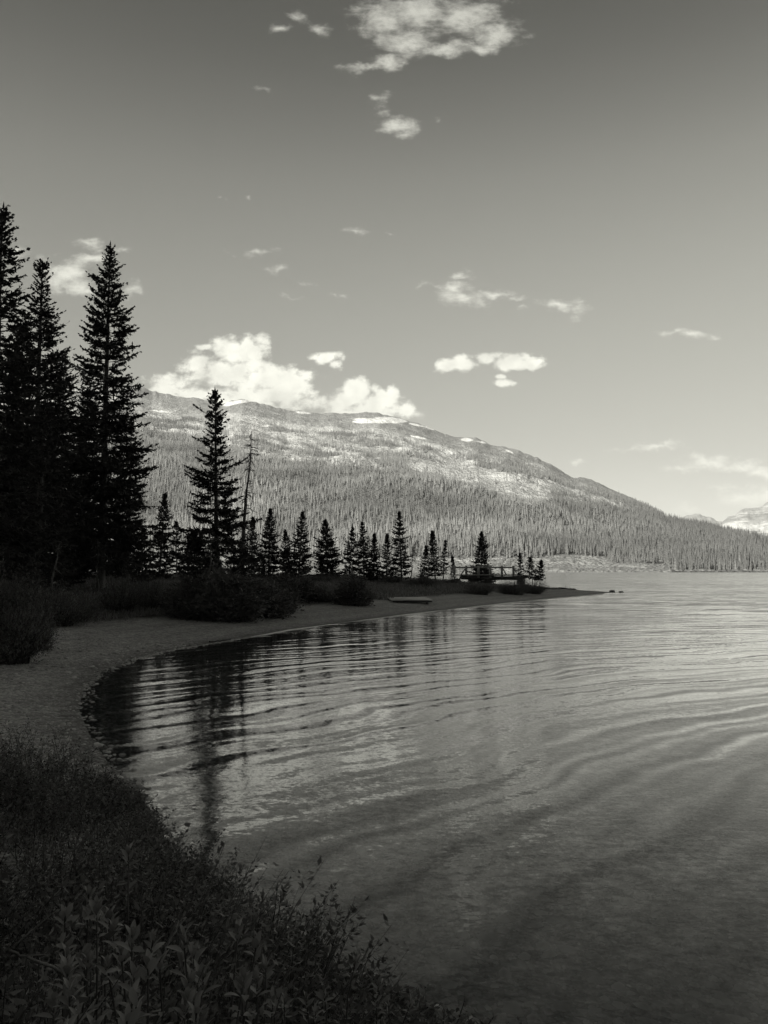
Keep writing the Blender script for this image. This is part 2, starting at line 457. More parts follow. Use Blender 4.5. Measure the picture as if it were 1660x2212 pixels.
# ------------------------------------------------------------------ lake
def build_water():
    th = np.linspace(-math.pi, math.pi, 128, endpoint=False)
    r = np.array([0.02, 3, 20, 100, 500, 2000, 5000, 9400.])
    TH, RR = np.meshgrid(th, r, indexing='ij')
    X = RR * np.sin(TH); Y = RR * np.cos(TH)
    a, b = X.shape
    i = np.arange(a)[:, None] * b + np.arange(b - 1)[None]
    j = ((np.arange(a) + 1) % a)[:, None] * b + np.arange(b - 1)[None]
    F = np.stack([i, i + 1, j + 1, j], -1).reshape(-1, 4)[:, ::-1]
    m, n = mat_new('lake_water')
    tc = n('ShaderNodeTexCoord'); P = tc.outputs['Object']
    x, y, z = n.sep(P)
    # swell comes round the point and bends into the bay: crests are arcs about a point off the right bank
    qx = n.m('SUBTRACT', x, 22.0); qy = n.m('ADD', y, 12.0)
    rr = n.m('SQRT', n.m('ADD', n.m('MULTIPLY', qx, qx), n.m('MULTIPLY', qy, qy)))
    ang = n.m('ARCTAN2', qx, qy)
    warp = n.m('MULTIPLY', n.m('SUBTRACT', n.noise(P, 0.16, 3.0), 0.5), 3.0)
    rw = n.m('ADD', rr, warp)
    arc = n.m('MULTIPLY', ang, n.m('MINIMUM', rr, 80.0))
    v1 = n.comb(n.m('MULTIPLY', rw, 0.75), n.m('MULTIPLY', arc, 0.085), 0.0)
    v1b = n.comb(n.m('MULTIPLY', rw, 2.1), n.m('MULTIPLY', arc, 0.30), 4.0)
    patch = n.ss(n.noise(n.comb(n.m('MULTIPLY', rw, .07), n.m('MULTIPLY', arc, .05), 9.0), 1.0, 2.0), .36, .66, .5, 1.3)
    ripple = n.ss(n.noise(n.v('MULTIPLY', P, (.5, 1, 1)), 0.22, 3.0, 0.6), .40, .62, .45, 1.1)
    def c(v): return n.m('SUBTRACT', v, 0.5)
    def sw(lam, ph, amp): return n.m('MULTIPLY', n.m('SINE', n.m('ADD', n.m('MULTIPLY', rw, 6.2832 / lam), n.m('MULTIPLY', n.noise(n.comb(n.m('MULTIPLY', rw, .12), n.m('MULTIPLY', arc, .06), ph), 1.0, 2.0), 9.0))), amp)
    amp2 = n.ss(n.noise(n.comb(n.m('MULTIPLY', rw, .35), n.m('MULTIPLY', arc, .09), 2.0), 1.0, 2.0), .3, .7, .55, 1.7)
    sines = n.m('MULTIPLY', n.m('ADD', sw(1.05, 1.0, .014), n.m('ADD', sw(.58, 5.0, .017), sw(.33, 8.0, .014))), amp2)
    s1 = n.m('ADD', sines, n.m('MULTIPLY', n.m('ADD', n.m('MULTIPLY', c(n.noise(v1, 1.0, 1.5, 0.4)), 0.04), n.m('MULTIPLY', c(n.noise(v1b, 1.0, 2.0, 0.5)), 0.12)), patch))
    ca = n.m('SINE', ang); sa_ = n.m('COSINE', ang)
    swell = n.comb(n.m('MULTIPLY', n.m('MULTIPLY', s1, ca), .55), n.m('MULTIPLY', s1, sa_), 0.0)
    r1 = n.v('MULTIPLY', n.v('SUBTRACT', n.noise(n.v('MULTIPLY', P, (2.6, 5.2, 1.0)), 1.0, 3.0, 0.6, 'Color'), (.5, .5, .5)), (0.025, 0.07, 0.0))
    r2 = n.v('MULTIPLY', n.v('SUBTRACT', n.noise(n.v('MULTIPLY', P, (9.0, 16.0, 1.0)), 1.0, 2.0, 0.6, 'Color'), (.5, .5, .5)), (0.05, 0.12, 0.0))
    r3 = n.v('MULTIPLY', n.v('SUBTRACT', n.noise(n.v('MULTIPLY', P, (22.0, 42.0, 1.0)), 1.0, 1.0, 0.5, 'Color'), (.5, .5, .5)), (0.04, 0.09, 0.0))
    r1 = n.v('ADD', r1, r3)
    # the open lake beyond the sheltered bay carries longer, rougher wind waves
    openw = n.ss(n.v('DISTANCE', P, (-4.0, 14.0, 0.0)), 14.0, 60.0)
    o1 = n.v('MULTIPLY', n.v('SUBTRACT', n.noise(n.v('MULTIPLY', P, (.30, 1.1, 1.0)), 1.0, 3.0, 0.6, 'Color'), (.5, .5, .5)), (0.80, 0.85, 0.0))
    o2 = n.v('MULTIPLY', n.v('SUBTRACT', n.noise(n.v('MULTIPLY', P, (.05, .22, 1.0)), 1.0, 3.0, 0.6, 'Color'), (.5, .5, .5)), (0.10, 0.30, 0.0))
    calm = n.ss(n.noise(n.v('MULTIPLY', P, (.002, .012, 1.0)), 1.0, 3.0, .5), .42, .58, .45, 1.1)
    oo = n.m('MULTIPLY', openw, calm)
    oadd = n.v('MULTIPLY', n.v('ADD', o1, o2), n.comb(oo, oo, 0.0))
    rip = n.v('ADD', oadd, n.v('MULTIPLY', n.v('ADD', r1, r2), n.comb(ripple, ripple, 0.0)))
    nrm = n.v('NORMALIZE', n.v('ADD', n.v('ADD', swell, rip), (0, 0, 1)))
    class _B: outputs = [nrm]
    bp = _B()
    fr = n('ShaderNodeFresnel'); fr.inputs[0].default_value = 1.46; n.set(fr.inputs['Normal'], bp.outputs[0])
    gl = n('ShaderNodeBsdfGlossy'); n.set(gl.inputs['Roughness'], n.m('MULTIPLY_ADD', openw, 0.10, 0.03)); n.set(gl.inputs['Normal'], bp.outputs[0])
    gl.inputs['Color'].default_value = (0.97, 0.97, 0.97, 1)
    tr = n('ShaderNodeBsdfTransparent'); tr.inputs[0].default_value = (0.93, 0.93, 0.93, 1)
    df = n('ShaderNodeBsdfDiffuse'); df.inputs[0].default_value = (0.03, 0.055, 0.055, 1)
    m1 = n('ShaderNodeMixShader'); m1.inputs[0].default_value = 0.12
    n.t.links.new(tr.outputs[0], m1.inputs[1]); n.t.links.new(df.outputs[0], m1.inputs[2])
    m2 = n('ShaderNodeMixShader'); n.t.links.new(n.m('MULTIPLY', n.m('POWER', fr.outputs[0], 1.28), 1.62, clamp=True), m2.inputs[0])
    n.t.links.new(m1.outputs[0], m2.inputs[1]); n.t.links.new(gl.outputs[0], m2.inputs[2])
    o = n('ShaderNodeOutputMaterial'); n.t.links.new(m2.outputs[0], o.inputs[0])
    me = make_mesh('lake', np.stack([X, Y, np.zeros_like(X)], -1).reshape(-1, 3), F, m)
    tag(link('lake', me), 'calm rippled lake mirroring the trees and clouds', 'lake', kind='structure')
build_water()

# ------------------------------------------------------------------ mountain across the lake
RIDGE = [(-900, 600, 3600), (-300, 700, 3500), (0, 775, 3400), (150, 800, 3300), (270, 825, 3200), (300, 832, 3200), (330, 846, 3200), (365, 853, 3200), (400, 859, 3150), (430, 860, 3150),
         (450, 867, 3100), (480, 873, 3100), (500, 866, 3100), (522, 862, 3100), (545, 867, 3100), (580, 877, 3050), (620, 888, 3050), (650, 888, 3000), (690, 893, 3000), (720, 892, 3000), (760, 895, 3000),
         (790, 891, 2950), (820, 893, 2950), (850, 901, 2900), (880, 908, 2900), (920, 922, 2850), (960, 938, 2800), (990, 944, 2750), (1030, 947, 2700), (1060, 962, 2650), (1100, 967, 2600), (1130, 978, 2550),
         (1160, 990, 2500), (1190, 1003, 2450), (1220, 1022, 2400), (1240, 1033, 2350), (1262, 1031, 2300), (1290, 1040, 2250), (1320, 1056, 2150), (1360, 1070, 2050), (1400, 1088, 1950), (1440, 1110, 1800),
         (1480, 1118, 1700), (1520, 1124, 1650), (1560, 1134, 1600), (1600, 1142, 1550), (1660, 1155, 1500), (1800, 1178, 1420), (2000, 1200, 1350), (2400, 1222, 1300), (3000, 1230, 1300)]
RIDGE = [(a, b + np.interp(a, [1240, 1440, 1600, 3000], [0, 7, 10, 10]), c) for a, b, c in RIDGE]
_ru = np.array([uw(a, b)[0] for a, b, c in RIDGE]); _rw = np.array([uw(a, b)[1] for a, b, c in RIDGE]); _rd = np.array([c for a, b, c in RIDGE], float)
D0 = 770.0
def ridge(u):
    D = np.interp(u, _ru, _rd); w = np.interp(u, _ru, _rw)
    return D, CAMZ + w * D
def shore_line(u):
    return D0 + 25 * fbm(u * 14, u * 0 + 3.3, 5) + 60 * smooth01((u - .36) / .1) * 0
def hill_h(x, y):
    u = x / y; D = y
    Rd, Zr = ridge(u)
    s0 = shore_line(u)
    t = (D - s0) / (Rd - s0)
    Dr = D - s0
    f = np.interp(t, [-1, 0, .05, .14, 1.0, 1.02, 1.5, 3], [-.02, 0, .010, .085, 1.0, 1.0, .55, 0])
    tt = np.clip(t, 0, 1)
    bench = fbm((x * .25 + y) / 260.0, (x - y * .25) / 900.0, 41, 5) * 46 + fbm(x / 90., y / 60., 12, 4) * 15 + fbm(x / 30., y / 45., 15, 3) * 5
    env = np.sin(np.pi * np.clip(t, 0, 1)) ** .8
    z = Zr * f + bench * env * np.clip(Zr / 420, .25, 1)
    z = np.where(t < 0, -9 * np.clip(-t * 12, 0, 1), z)
    z = z + np.where(t > 0, 1.5, 0) * smooth01(Dr / 6)
    return z, t

def build_mountain():
    us = np.linspace(-0.95, 0.95, 1150)
    ts = np.concatenate([np.linspace(-.03, .2, 60)[:-1], np.linspace(.2, 1.0, 330), np.linspace(1.03, 1.9, 24)])
    U, T = np.meshgrid(us, ts, indexing='ij')
    Rd, Zr = ridge(U); s0 = shore_line(U)
    Y = s0 + T * (Rd - s0); X = U * Y
    Z, _ = hill_h(X, Y)
    # crest roughness
    Z = Z + fbm(U * 160, T * 3, 77, 3) * 5 * smooth01((T - .8) / .2) * np.clip(Zr / 400, .1, 1)
    a, b = X.shape
    i = np.arange(a - 1)[:, None] * b + np.arange(b - 1)[None]
    F = np.stack([i, i + b, i + b + 1, i + 1], -1).reshape(-1, 4)
    px, py = proj(X, Y, Z)
    # what covers the ground: snow beds, alpine rock, open light slopes, scree
    nz = fbm(X / 60., Y / 200., 51, 4)
    snow = np.zeros_like(px)
    for (cx, cy, rx, ry, sl) in [(812, 909, 50, 5, .06), (790, 911, 30, 4, .0), (840, 906, 34, 4.5, .1), (516, 868, 32, 3.5, -.12), (500, 872, 18, 4, -.2), (655, 891, 16, 2.5, .1), (1008, 950, 14, 4, .05), (1040, 955, 12, 2, .2), (900, 918, 14, 2, .2), (905, 945, 16, 2, .2), (345, 888, 22, 2.2, .1), (930, 925, 10, 2, .3), (1100, 975, 8, 2, .4)]:
        q = ((px - cx) / rx) ** 2 + ((py - cy - (px - cx) * sl) / ry) ** 2
        snow = np.maximum(snow, smooth01((1.35 - q + nz * .9) / .5))
    ridge_py = proj(U * Rd, Rd, Zr)[1]
    alp = smooth01((ridge_py + np.interp(px, [300, 700, 900, 1200, 1400], [34, 38, 40, 26, 8]) + nz * 14 - py) / 14.)
    dl = np.interp(px, [-300, 330, 450, 560, 700, 800, 900, 1000, 1100, 1160, 1200, 1300, 1400, 1440, 2400], [935, 930, 945, 985, 1000, 1000, 1018, 1046, 1073, 1086, 1070, 1084, 1098, 1090, 1090])
    lowl = np.interp(px, [-300, 600, 1170, 1200, 1300, 1330, 1440, 1462, 2400], [1204, 1205, 1207, 1200, 1203, 1218, 1221, 1260, 1260])
    wood = smooth01((py - dl + 10 * nz) / 10) * smooth01((lowl - py) / 4)
    pale = smooth01((np.interp(py, [1194, 1200, 1245], [0, 1, 1])) ) * (px < 1480)
    m, n = mat_new('mountain_slope')
    tc = n('ShaderNodeTexCoord'); P = tc.outputs['Object']
    def attr(k):
        a_ = n('ShaderNodeAttribute'); a_.attribute_name = k; return a_.outputs['Fac']
    big = n.ss(n.noise(P, 0.006, 5.0, 0.65), .3, .7)
    mid = n.ss(n.noise(n.v('MULTIPLY', P, (1, .4, .4)), 0.035, 6.0, 0.7), .3, .7)
    fine = n.ss(n.noise(P, 0.13, 4.0, 0.7), .3, .7)
    base = n.mix(mid, 0.29, 0.55)
    base = n.m('MULTIPLY', base, n.lin(big, 0, 1, .8, 1.15))
    base = n.m('MULTIPLY', base, n.lin(fine, 0, 1, .75, 1.2))
    rockc = n.m('MULTIPLY', n.mix(mid, 0.19, 0.33), n.lin(fine, 0, 1, .8, 1.15))
    g = n.mix(attr('alpine'), base, rockc)
    palec = n.m('MULTIPLY', n.mix(fine, .20, .42), 1.0)
    g = n.mix(attr('pale'), g, palec)
    g = n.mix(n.m('MULTIPLY', attr('wood'), .85), g, 0.09)
    g = n.mix(attr('snow'), g, 0.80)
    b = n('ShaderNodeBsdfPrincipled'); n.set(b.inputs['Base Color'], n.comb(g, g, g))
    b.inputs['Roughness'].default_value = 0.9; b.inputs['Specular IOR Level'].default_value = 0.1
    bp = n('ShaderNodeBump'); bp.inputs['Distance'].default_value = 15.0
    n.set(bp.inputs['Height'], n.m('ADD', n.noise(P, .05, 5, .65), n.m('MULTIPLY', n.noise(P, .2, 4, .6), .3)))
    n.set(b.inputs['Normal'], bp.outputs[0])
    o = n('ShaderNodeOutputMaterial'); n.t.links.new(b.outputs[0], o.inputs[0])
    me = make_mesh('mountain', np.stack([X, Y, Z], -1).reshape(-1, 3), F, m, True, {'snow': snow.ravel(), 'alpine': alp.ravel(), 'pale': pale.ravel(), 'wood': wood.ravel()})
    tag(link('mountain', me), 'long sunlit mountain slope with snow patches across the lake', 'mountain', kind='structure')
build_mountain()

def build_far_range(name, prof, dist, depth, snowy, label, seed):
    us = np.array([uw(a, b)[0] for a, b in prof]); ws = np.array([uw(a, b)[1] for a, b in prof])
    U = np.linspace(us[0], us[-1], 260); T = np.linspace(-1, 1, 90)
    UU, TT = np.meshgrid(U, T, indexing='ij')
    W = np.interp(UU, us, ws)
    Y = dist + TT * depth; X = UU * Y
    prof_h = (1 - np.abs(TT) ** 1.25)
    Zr = CAMZ + W * dist
    rough = fbm(X / 500., Y / 500., seed, 6)
    Z = Zr * prof_h + rough * Zr * .22 * np.sqrt(np.clip(np.abs(TT) * (1 - np.abs(TT)) * 4, 0, 1)) + fbm(UU * 130, TT * 4, seed + 3, 4) * Zr * .035 - 6
    a, b = X.shape
    i = np.arange(a - 1)[:, None] * b + np.arange(b - 1)[None]
    F = np.stack([i, i + b, i + b + 1, i + 1], -1).reshape(-1, 4)
    m, n = mat_new(name + '_rock')
    tc = n('ShaderNodeTexCoord'); P = tc.outputs['Object']
    x, y, z = n.sep(P)
    strata = n.noise(n.comb(n.m('MULTIPLY', x, .0015), n.m('MULTIPLY', y, .001), n.m('MULTIPLY', z, .012)), 1.0, 6.0, .7)
    s = n.ss(strata, .47, .57)
    g = n.mix(s, 0.26, 0.62 if snowy else .34)
    bb = n('ShaderNodeBsdfPrincipled'); n.set(bb.inputs['Base Color'], n.comb(g, g, g)); bb.inputs['Roughness'].default_value = .9
    bp = n('ShaderNodeBump'); bp.inputs['Distance'].default_value = 40.0; n.set(bp.inputs['Height'], n.noise(P, .01, 6, .65)); n.set(bb.inputs['Normal'], bp.outputs[0])
    o = n('ShaderNodeOutputMaterial'); n.t.links.new(bb.outputs[0], o.inputs[0])
    me = make_mesh(name, np.stack([X, Y, Z], -1).reshape(-1, 3), F, m, True)
    tag(link(name, me), label, 'mountain', kind='structure')
build_far_range('far_mountain', [(1500, 1231), (1530, 1150), (1568, 1118), (1605, 1100), (1640, 1092), (1665, 1084), (1720, 1064), (1800, 1085), (1950, 1130), (2200, 1225)], 5600, 1500, 1, 'snow streaked peak in the haze at the far right', 21)
build_far_range('distant_ridge', [(1380, 1231), (1440, 1130), (1480, 1116), (1510, 1109), (1540, 1120), (1580, 1135), (1700, 1150), (1900, 1231)], 7600, 1200, 0, 'faint hazy ridge just left of the far snowy peak', 63)

# the mountain behind the viewpoint that keeps the bay in shade
def build_back_mountain():
    xs = np.linspace(-4200, 4200, 170); ts = np.linspace(0, 1, 60)
    X, T = np.meshgrid(xs, ts, indexing='ij')
    Y = -180 - T * 1500
    crest = 770 + 60 * fbm(X / 700., X * 0, 8, 4) - 250 * smooth01((X - 1200) / 1500)
    prof = np.interp(T, [0, .15, .45, .6, 1], [0, .12, .98, 1.0, .3])
    Z = 1.0 + crest * prof + fbm(X / 200., Y / 200., 4, 5) * 50 * np.sin(np.pi * T)
    a, b = X.shape
    i = np.arange(a - 1)[:, None] * b + np.arange(b - 1)[None]
    F = np.stack([i, i + b, i + b + 1, i + 1], -1).reshape(-1, 4)[:, ::-1]
    m = simple_mat('shaded_mountain_rock', .25, .50, .01, .9, 3.0, .05)
    me = make_mesh('hills', np.stack([X, Y, Z], -1).reshape(-1, 3), F, m, True)
    tag(link('hills', me), 'steep mountainside behind the viewpoint that shades the bay', 'hills', kind='structure')
build_back_mountain()

# ------------------------------------------------------------------ the far forest: one mass nobody could count
def build_forest():
    rng = np.random.default_rng(7)
    NB = 300000
    # uniform by area in the wedge
    y = np.sqrt(rng.uniform(775 ** 2, 3000 ** 2, NB)); u = rng.uniform(-0.66, 0.66, NB); x = u * y
    z, t = hill_h(x, y)
    px, py = proj(x, y, z)
    rdg = np.interp(u, _ru, _rw)
    rpy = 1231 - rdg * FPX * 1.0
    Rd, Zr = ridge(u); rpx, rpy = proj(u * Rd, Rd, Zr)
    dense = np.interp(px, [-300, 330, 450, 560, 700, 800, 900, 1000, 1100, 1160, 1200, 1300, 1400, 1440, 2400], [935, 930, 945, 985, 1000, 1000, 1018, 1046, 1073, 1086, 1070, 1084, 1098, 1090, 1090])
    low = np.interp(px, [-300, 600, 1170, 1200, 1300, 1330, 1440, 1462, 2400], [1204, 1205, 1207, 1200, 1203, 1218, 1221, 1260, 1260])
    nA = fbm(x / 120., y / 70., 90, 4)
    # bands drift down to the right
    q = py - 0.27 * px
    band = fbm(px / 260., q / 16., 33, 3)
    p = np.zeros(NB)
    din = smooth01((py - dense + 14 * nA + 6) / 12.)
    p = np.maximum(p, din * (0.82 + .9 * np.minimum(nA, .1)))
    # clearings of pale rock inside the forest
    for (cx, cy, rx, ry) in [(800, 1020, 40, 9), (760, 1030, 25, 6), (840, 1028, 25, 6), (640, 985, 45, 10), (700, 975, 50, 8), (440, 965, 40, 9), (1360, 1080, 18, 4), (1265, 1078, 10, 4)]:
        e = ((px - cx) / rx) ** 2 + ((py - cy) / ry) ** 2
        p *= 1 - .85 * np.clip(1.5 - e, 0, 1)
    treeline = rpy + np.interp(px, [300, 700, 900, 1200, 1330], [30, 42, 44, 26, 12])
    midz = (py > treeline) & (py < dense + 5)
    pm = np.clip((band * 1.0 + fbm(px / 60., py / 9., 8, 3) * .7 - .03) * 4.5, 0.03, .95)
    scree = (px > 880) & (px < 1190) & (py > np.interp(px, [880, 1190], [985, 1052]))
    pm = np.where(scree, .035, pm)
    p = np.where(midz, np.maximum(p, pm), p)
    for (x0, y0, x1, y1, hw, k) in [(350, 876, 470, 893, 6, .6), (560, 896, 700, 925, 7, .6), (700, 925, 900, 955, 5, .5), (1010, 962, 1110, 998, 8, .85), (1110, 998, 1240, 1048, 11, .9), (1230, 1050, 1440, 1110, 7, .9), (1270, 1050, 1350, 1075, 5, .5)]:
        tt = np.clip((px - x0) / (x1 - x0), 0, 1)
        dd = np.abs(py - (y0 + (y1 - y0) * tt)) + np.abs(px - np.clip(px, x0, x1))
        p = np.maximum(p, k * smooth01((hw - dd + 5 * nA) / 4.))
    p = np.where(py > low + 5 * nA, .07, p)
    small = py > low + 5 * nA
    p = np.where((py < treeline) & (px < 1320), p * .35, p)
    keep = (rng.random(NB) < p * np.where(din > .5, .86, .85)) & (t > 0.004) & (t < 1.02) & (px > -160) & (px < 1820)
    x, y, z, px, py, small = x[keep], y[keep], z[keep], px[keep], py[keep], small[keep]
    m = len(x)
    h = np.interp(y, [770, 1000, 1500, 2200, 3000], [17, 16, 14, 12, 8]) * rng.uniform(.5, 1.2, m) * (1 + .35 * fbm(x / 35., y / 35., 61, 2)) * np.interp(px, [1100, 1350], [.92, .74])
    h *= 1 - .35 * (rng.random(m) < .25)
    h = np.where(small, h * .38, h)
    r = h * rng.uniform(.07, .115, m)
    dead = rng.random(m) < .05
    r = np.where(dead & (y < 1500), r * .4, r)
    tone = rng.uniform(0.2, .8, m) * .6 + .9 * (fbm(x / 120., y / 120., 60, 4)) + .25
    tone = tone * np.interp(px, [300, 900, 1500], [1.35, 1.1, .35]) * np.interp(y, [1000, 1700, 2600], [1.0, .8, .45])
    tone = np.where(dead & (y < 1500), 1.0, tone)
    K = 5; L = 4
    ang = np.arange(K) * 2 * np.pi / K
    z0 = np.array([.06, .28, .50, .72]); z1 = np.array([.46, .66, .85, 1.0]); rf = np.array([1.0, .82, .58, .34])
    V = np.zeros((m, L, K + 1, 3)); a0 = rng.uniform(0, 6.28, (m, L, 1))
    jr = rng.uniform(.65, 1.25, (m, L, K)) * r[:, None, None] * rf[None, :, None]
    V[:, :, :K, 0] = x[:, None, None] + np.cos(ang + a0) * jr
    V[:, :, :K, 1] = y[:, None, None] + np.sin(ang + a0) * jr
    V[:, :, :K, 2] = (z[:, None] + h[:, None] * z0)[:, :, None] - .5
    V[:, :, K, 0] = x[:, None]; V[:, :, K, 1] = y[:, None]; V[:, :, K, 2] = z[:, None] + h[:, None] * z1 - .5
    idx = (np.arange(m * L) * (K + 1))[:, None]
    F = np.stack([np.broadcast_to(np.arange(K), (m * L, K)) + idx, np.broadcast_to((np.arange(K) + 1) % K, (m * L, K)) + idx, np.full((m * L, K), K) + idx], -1).reshape(-1, 3)
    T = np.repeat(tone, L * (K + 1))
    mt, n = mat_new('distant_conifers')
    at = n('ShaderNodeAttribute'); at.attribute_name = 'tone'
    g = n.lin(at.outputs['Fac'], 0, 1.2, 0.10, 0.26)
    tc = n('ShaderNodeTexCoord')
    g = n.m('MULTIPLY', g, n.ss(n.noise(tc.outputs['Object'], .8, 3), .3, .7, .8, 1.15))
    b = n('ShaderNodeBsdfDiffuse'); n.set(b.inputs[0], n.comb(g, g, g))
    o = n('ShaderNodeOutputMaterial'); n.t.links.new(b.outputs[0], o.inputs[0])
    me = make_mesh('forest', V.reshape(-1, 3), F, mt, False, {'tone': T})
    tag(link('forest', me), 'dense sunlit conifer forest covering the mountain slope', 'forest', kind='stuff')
    print('forest trees', m)
    # low scrub on the pale far shore
    NB = 9000
    y = np.sqrt(rng.uniform(771 ** 2, 905 ** 2, NB)); u = rng.uniform(-.6, .62, NB); x = u * y
    z, t = hill_h(x, y)
    nA = fbm(x / 25., y / 18., 19, 3)
    k = (nA > -.1) | (y < 778); k &= t > 0.0008
    x, y, z = x[k], y[k], z[k]; m = len(x)
    s = rng.uniform(1.0, 2.6, m); 
    O = np.array([[1, 0, 0], [0, 1, 0], [-1, 0, 0], [0, -1, 0], [0, 0, 1], [.6, .6, .6], [-.6, .5, .7], [.1, -.7, .6]])
    OF = np.array([[0, 1, 5], [1, 2, 6], [2, 3, 6], [3, 0, 7], [0, 5, 4], [5, 1, 4], [1, 6, 4], [6, 3, 4], [3, 7, 4], [7, 0, 4]])
    V = np.stack([x, y, z - .3], -1)[:, None, :] + O[None] * s[:, None, None] * rng.uniform(.6, 1.3, (m, 8, 3)) * np.array([1.5, 1.5, .8])
    F = (OF[None] + (np.arange(m) * 8)[:, None, None]).reshape(-1, 3)
    ms = leaf_mat('far_scrub_leaf', .09, .22, .02, 0.0, .8)
    me = make_mesh('shore_scrub', V.reshape(-1, 3), F, ms)
    tag(link('shore_scrub', me), 'low pale scrub along the far lake shore below the forest', 'scrub', kind='stuff')
build_forest()

# ------------------------------------------------------------------ spruces
def spruce(name, seed, H, prof, label, loc, cat='tree', group=None, r0=None, lean=(0, 0), whorl=.26, per=5, bw=.065, bare=0.0, flag=None, dens=1.0, extra=None, base_tube=True):
    """prof: list of (height fraction from the top 0..1, branch length in m)"""
    rng = np.random.default_rng(seed)
    root = empty(name, loc)
    tag(root, label, cat, group)
    r0 = r0 or H * .0125
    pf = np.array(prof)
    zs = np.linspace(0, H, 14)
    wob = np.cumsum(rng.normal(0, .012 * H / 14, (14, 2)), 0); wob -= wob[0]
    def axis(z):
        return np.array([np.interp(z, zs, wob[:, 0]) + lean[0] * z / H, np.interp(z, zs, wob[:, 1]) + lean[1] * z / H])
    tb = MB()
    pts = np.array([[*axis(z), z - (.15 if z == 0 else 0)] for z in zs])
    tb.tube(pts, r0 * (1 - zs / H) ** .8 + .012, 8)
    Pl, Dl, Ll, Wl = [], [], [], []
    z = H * .985
    lvl = 0
    specs = []
    while z > H * bare + .15:
        f = 1 - z / H
        hw = np.interp(f, pf[:, 0], pf[:, 1])
        k = max(3, int(round(per + rng.normal(0, .8))))
        a0 = rng.uniform(0, 6.28)
        clump = rng.uniform(.70, 1.24)
        for i in range(k):
            a = a0 + i * 6.283 / k + rng.normal(0, .25)
            L = hw * clump * rng.uniform(.66, 1.16)
            if flag is not None:      # wind-trained crown
                L *= .45 + .75 * (math.cos(a - flag) * .5 + .5)
            specs.append((z + rng.normal(0, whorl * .3), a, max(L, .08)))
        z -= whorl * (0.55 + .6 * min(1, f * 3)) * rng.uniform(.75, 1.3)
    for (fz, a, L) in (extra or []):
        specs.append((H * (1 - fz), a, L))
    for (z, a, L) in specs:
        f = 1 - z / H
        d0 = np.interp(f, [0, .12, .5, 1], [1.3, .3, -.22, -.38]) + rng.normal(0, .10)
        cv = np.interp(f, [0, .2, 1], [.05, .30, .34])
        ca, sa = math.cos(a), math.sin(a)
        ax = axis(max(z, 0))
        side = rng.normal(0, .12)
        def P(s):
            rad = L * s
            return np.stack([ax[0] + ca * rad - sa * rad * s * side, ax[1] + sa * rad + ca * rad * s * side, z + L * (d0 * s + cv * s * s)], -1)
        if L > .35:
            ss_ = np.linspace(0, 1, 5)
            tb.tube(P(ss_), np.linspace(max(.010, .016 * L), .004, 5), 3, cap=False)
        m = max(5, int(L / .072 * dens))
        s = np.sort(rng.uniform(.10 if L < .8 else .18, 1.0, m)); s[-1] = 1.0
        B = P(s)
        T = unit(P(s) - P(s - .02))
        sd2 = np.where(rng.random(m) < .5, -1, 1)
        perp = np.stack([-T[:, 1], T[:, 0], np.zeros(m)], -1)
        tl = np.clip(.38 * L * (1.10 - s), .11, .65) * rng.uniform(.7, 1.25, m)
        dirv = unit(T * rng.uniform(.55, 1.0, m)[:, None] + perp * (sd2 * rng.uniform(.45, 1.0, m))[:, None] + np.array([0, 0, 1]) * (rng.normal(-.10, .22, m))[:, None])
        Pl.append(B); Dl.append(dirv); Ll.append(tl); Wl.append(np.full(m, bw))
        # needle twigs along the branch itself
        Pl.append(B - T * .05); Dl.append(T + rng.normal(0, .18, (m, 3))); Ll.append(np.full(m, .16)); Wl.append(np.full(m, bw * 1.1))
        # side twiglets
        for q in range(3):
            k = rng.random(m) < np.clip(tl / .22, .25, 1)
            if not k.any(): continue
            ff = rng.uniform(.25, .9, k.sum())
            b2 = B[k] + dirv[k] * (tl[k] * ff)[:, None]
            d2 = unit(dirv[k] + rng.normal(0, .62, (k.sum(), 3)) + np.array([0, 0, -.12]))
            Pl.append(b2); Dl.append(d2); Ll.append(tl[k] * rng.uniform(.3, .6, k.sum()) + .05); Wl.append(np.full(k.sum(), bw * .9))
    # leader
    top = np.array([*axis(H), H])
    k = 14
    Pl.append(top - np.stack([np.zeros(k), np.zeros(k), rng.uniform(0, .5, k)], -1)); Dl.append(np.stack([rng.normal(0, .6, k), rng.normal(0, .6, k), rng.uniform(.6, 1.4, k)], -1)); Ll.append(rng.uniform(.10, .22, k)); Wl.append(np.full(k, bw))
    Pl.append(top[None] - [[0, 0, .1]]); Dl.append(np.array([[0, 0, 1.]])); Ll.append(np.array([.45])); Wl.append(np.array([bw]))
    P_, D_, L_, W_ = np.concatenate(Pl), np.concatenate(Dl), np.concatenate(Ll), np.concatenate(Wl)
    V, F = blades(P_, D_, L_, W_ * rng.uniform(.7, 1.35, len(P_)), rng)
    link('trunk', tb.mesh('trunk', M_bark, True), root)
    link('crown', make_mesh('crown', V, F, M_needle), root)
    return root

def place_tree(px, top, dist, base_py=None):
    """world base and height for a tree whose top is seen at (px, top) and stands at y=dist"""
    u, w = uw(px, top)
    x = u * dist
    zb = float(ground_h(x, dist)) - .05
    return (x, dist, zb), CAMZ + w * dist - zb

def pxprof(px, top, dist, base_py, pts):
    """branch lengths from picture half widths: pts = [(py, half width px)]"""
    k = dist / FPX
    return [((py - top) / (base_py - top), hw * k) for py, hw in pts]

BIG = 'tall spruces on the left bank'
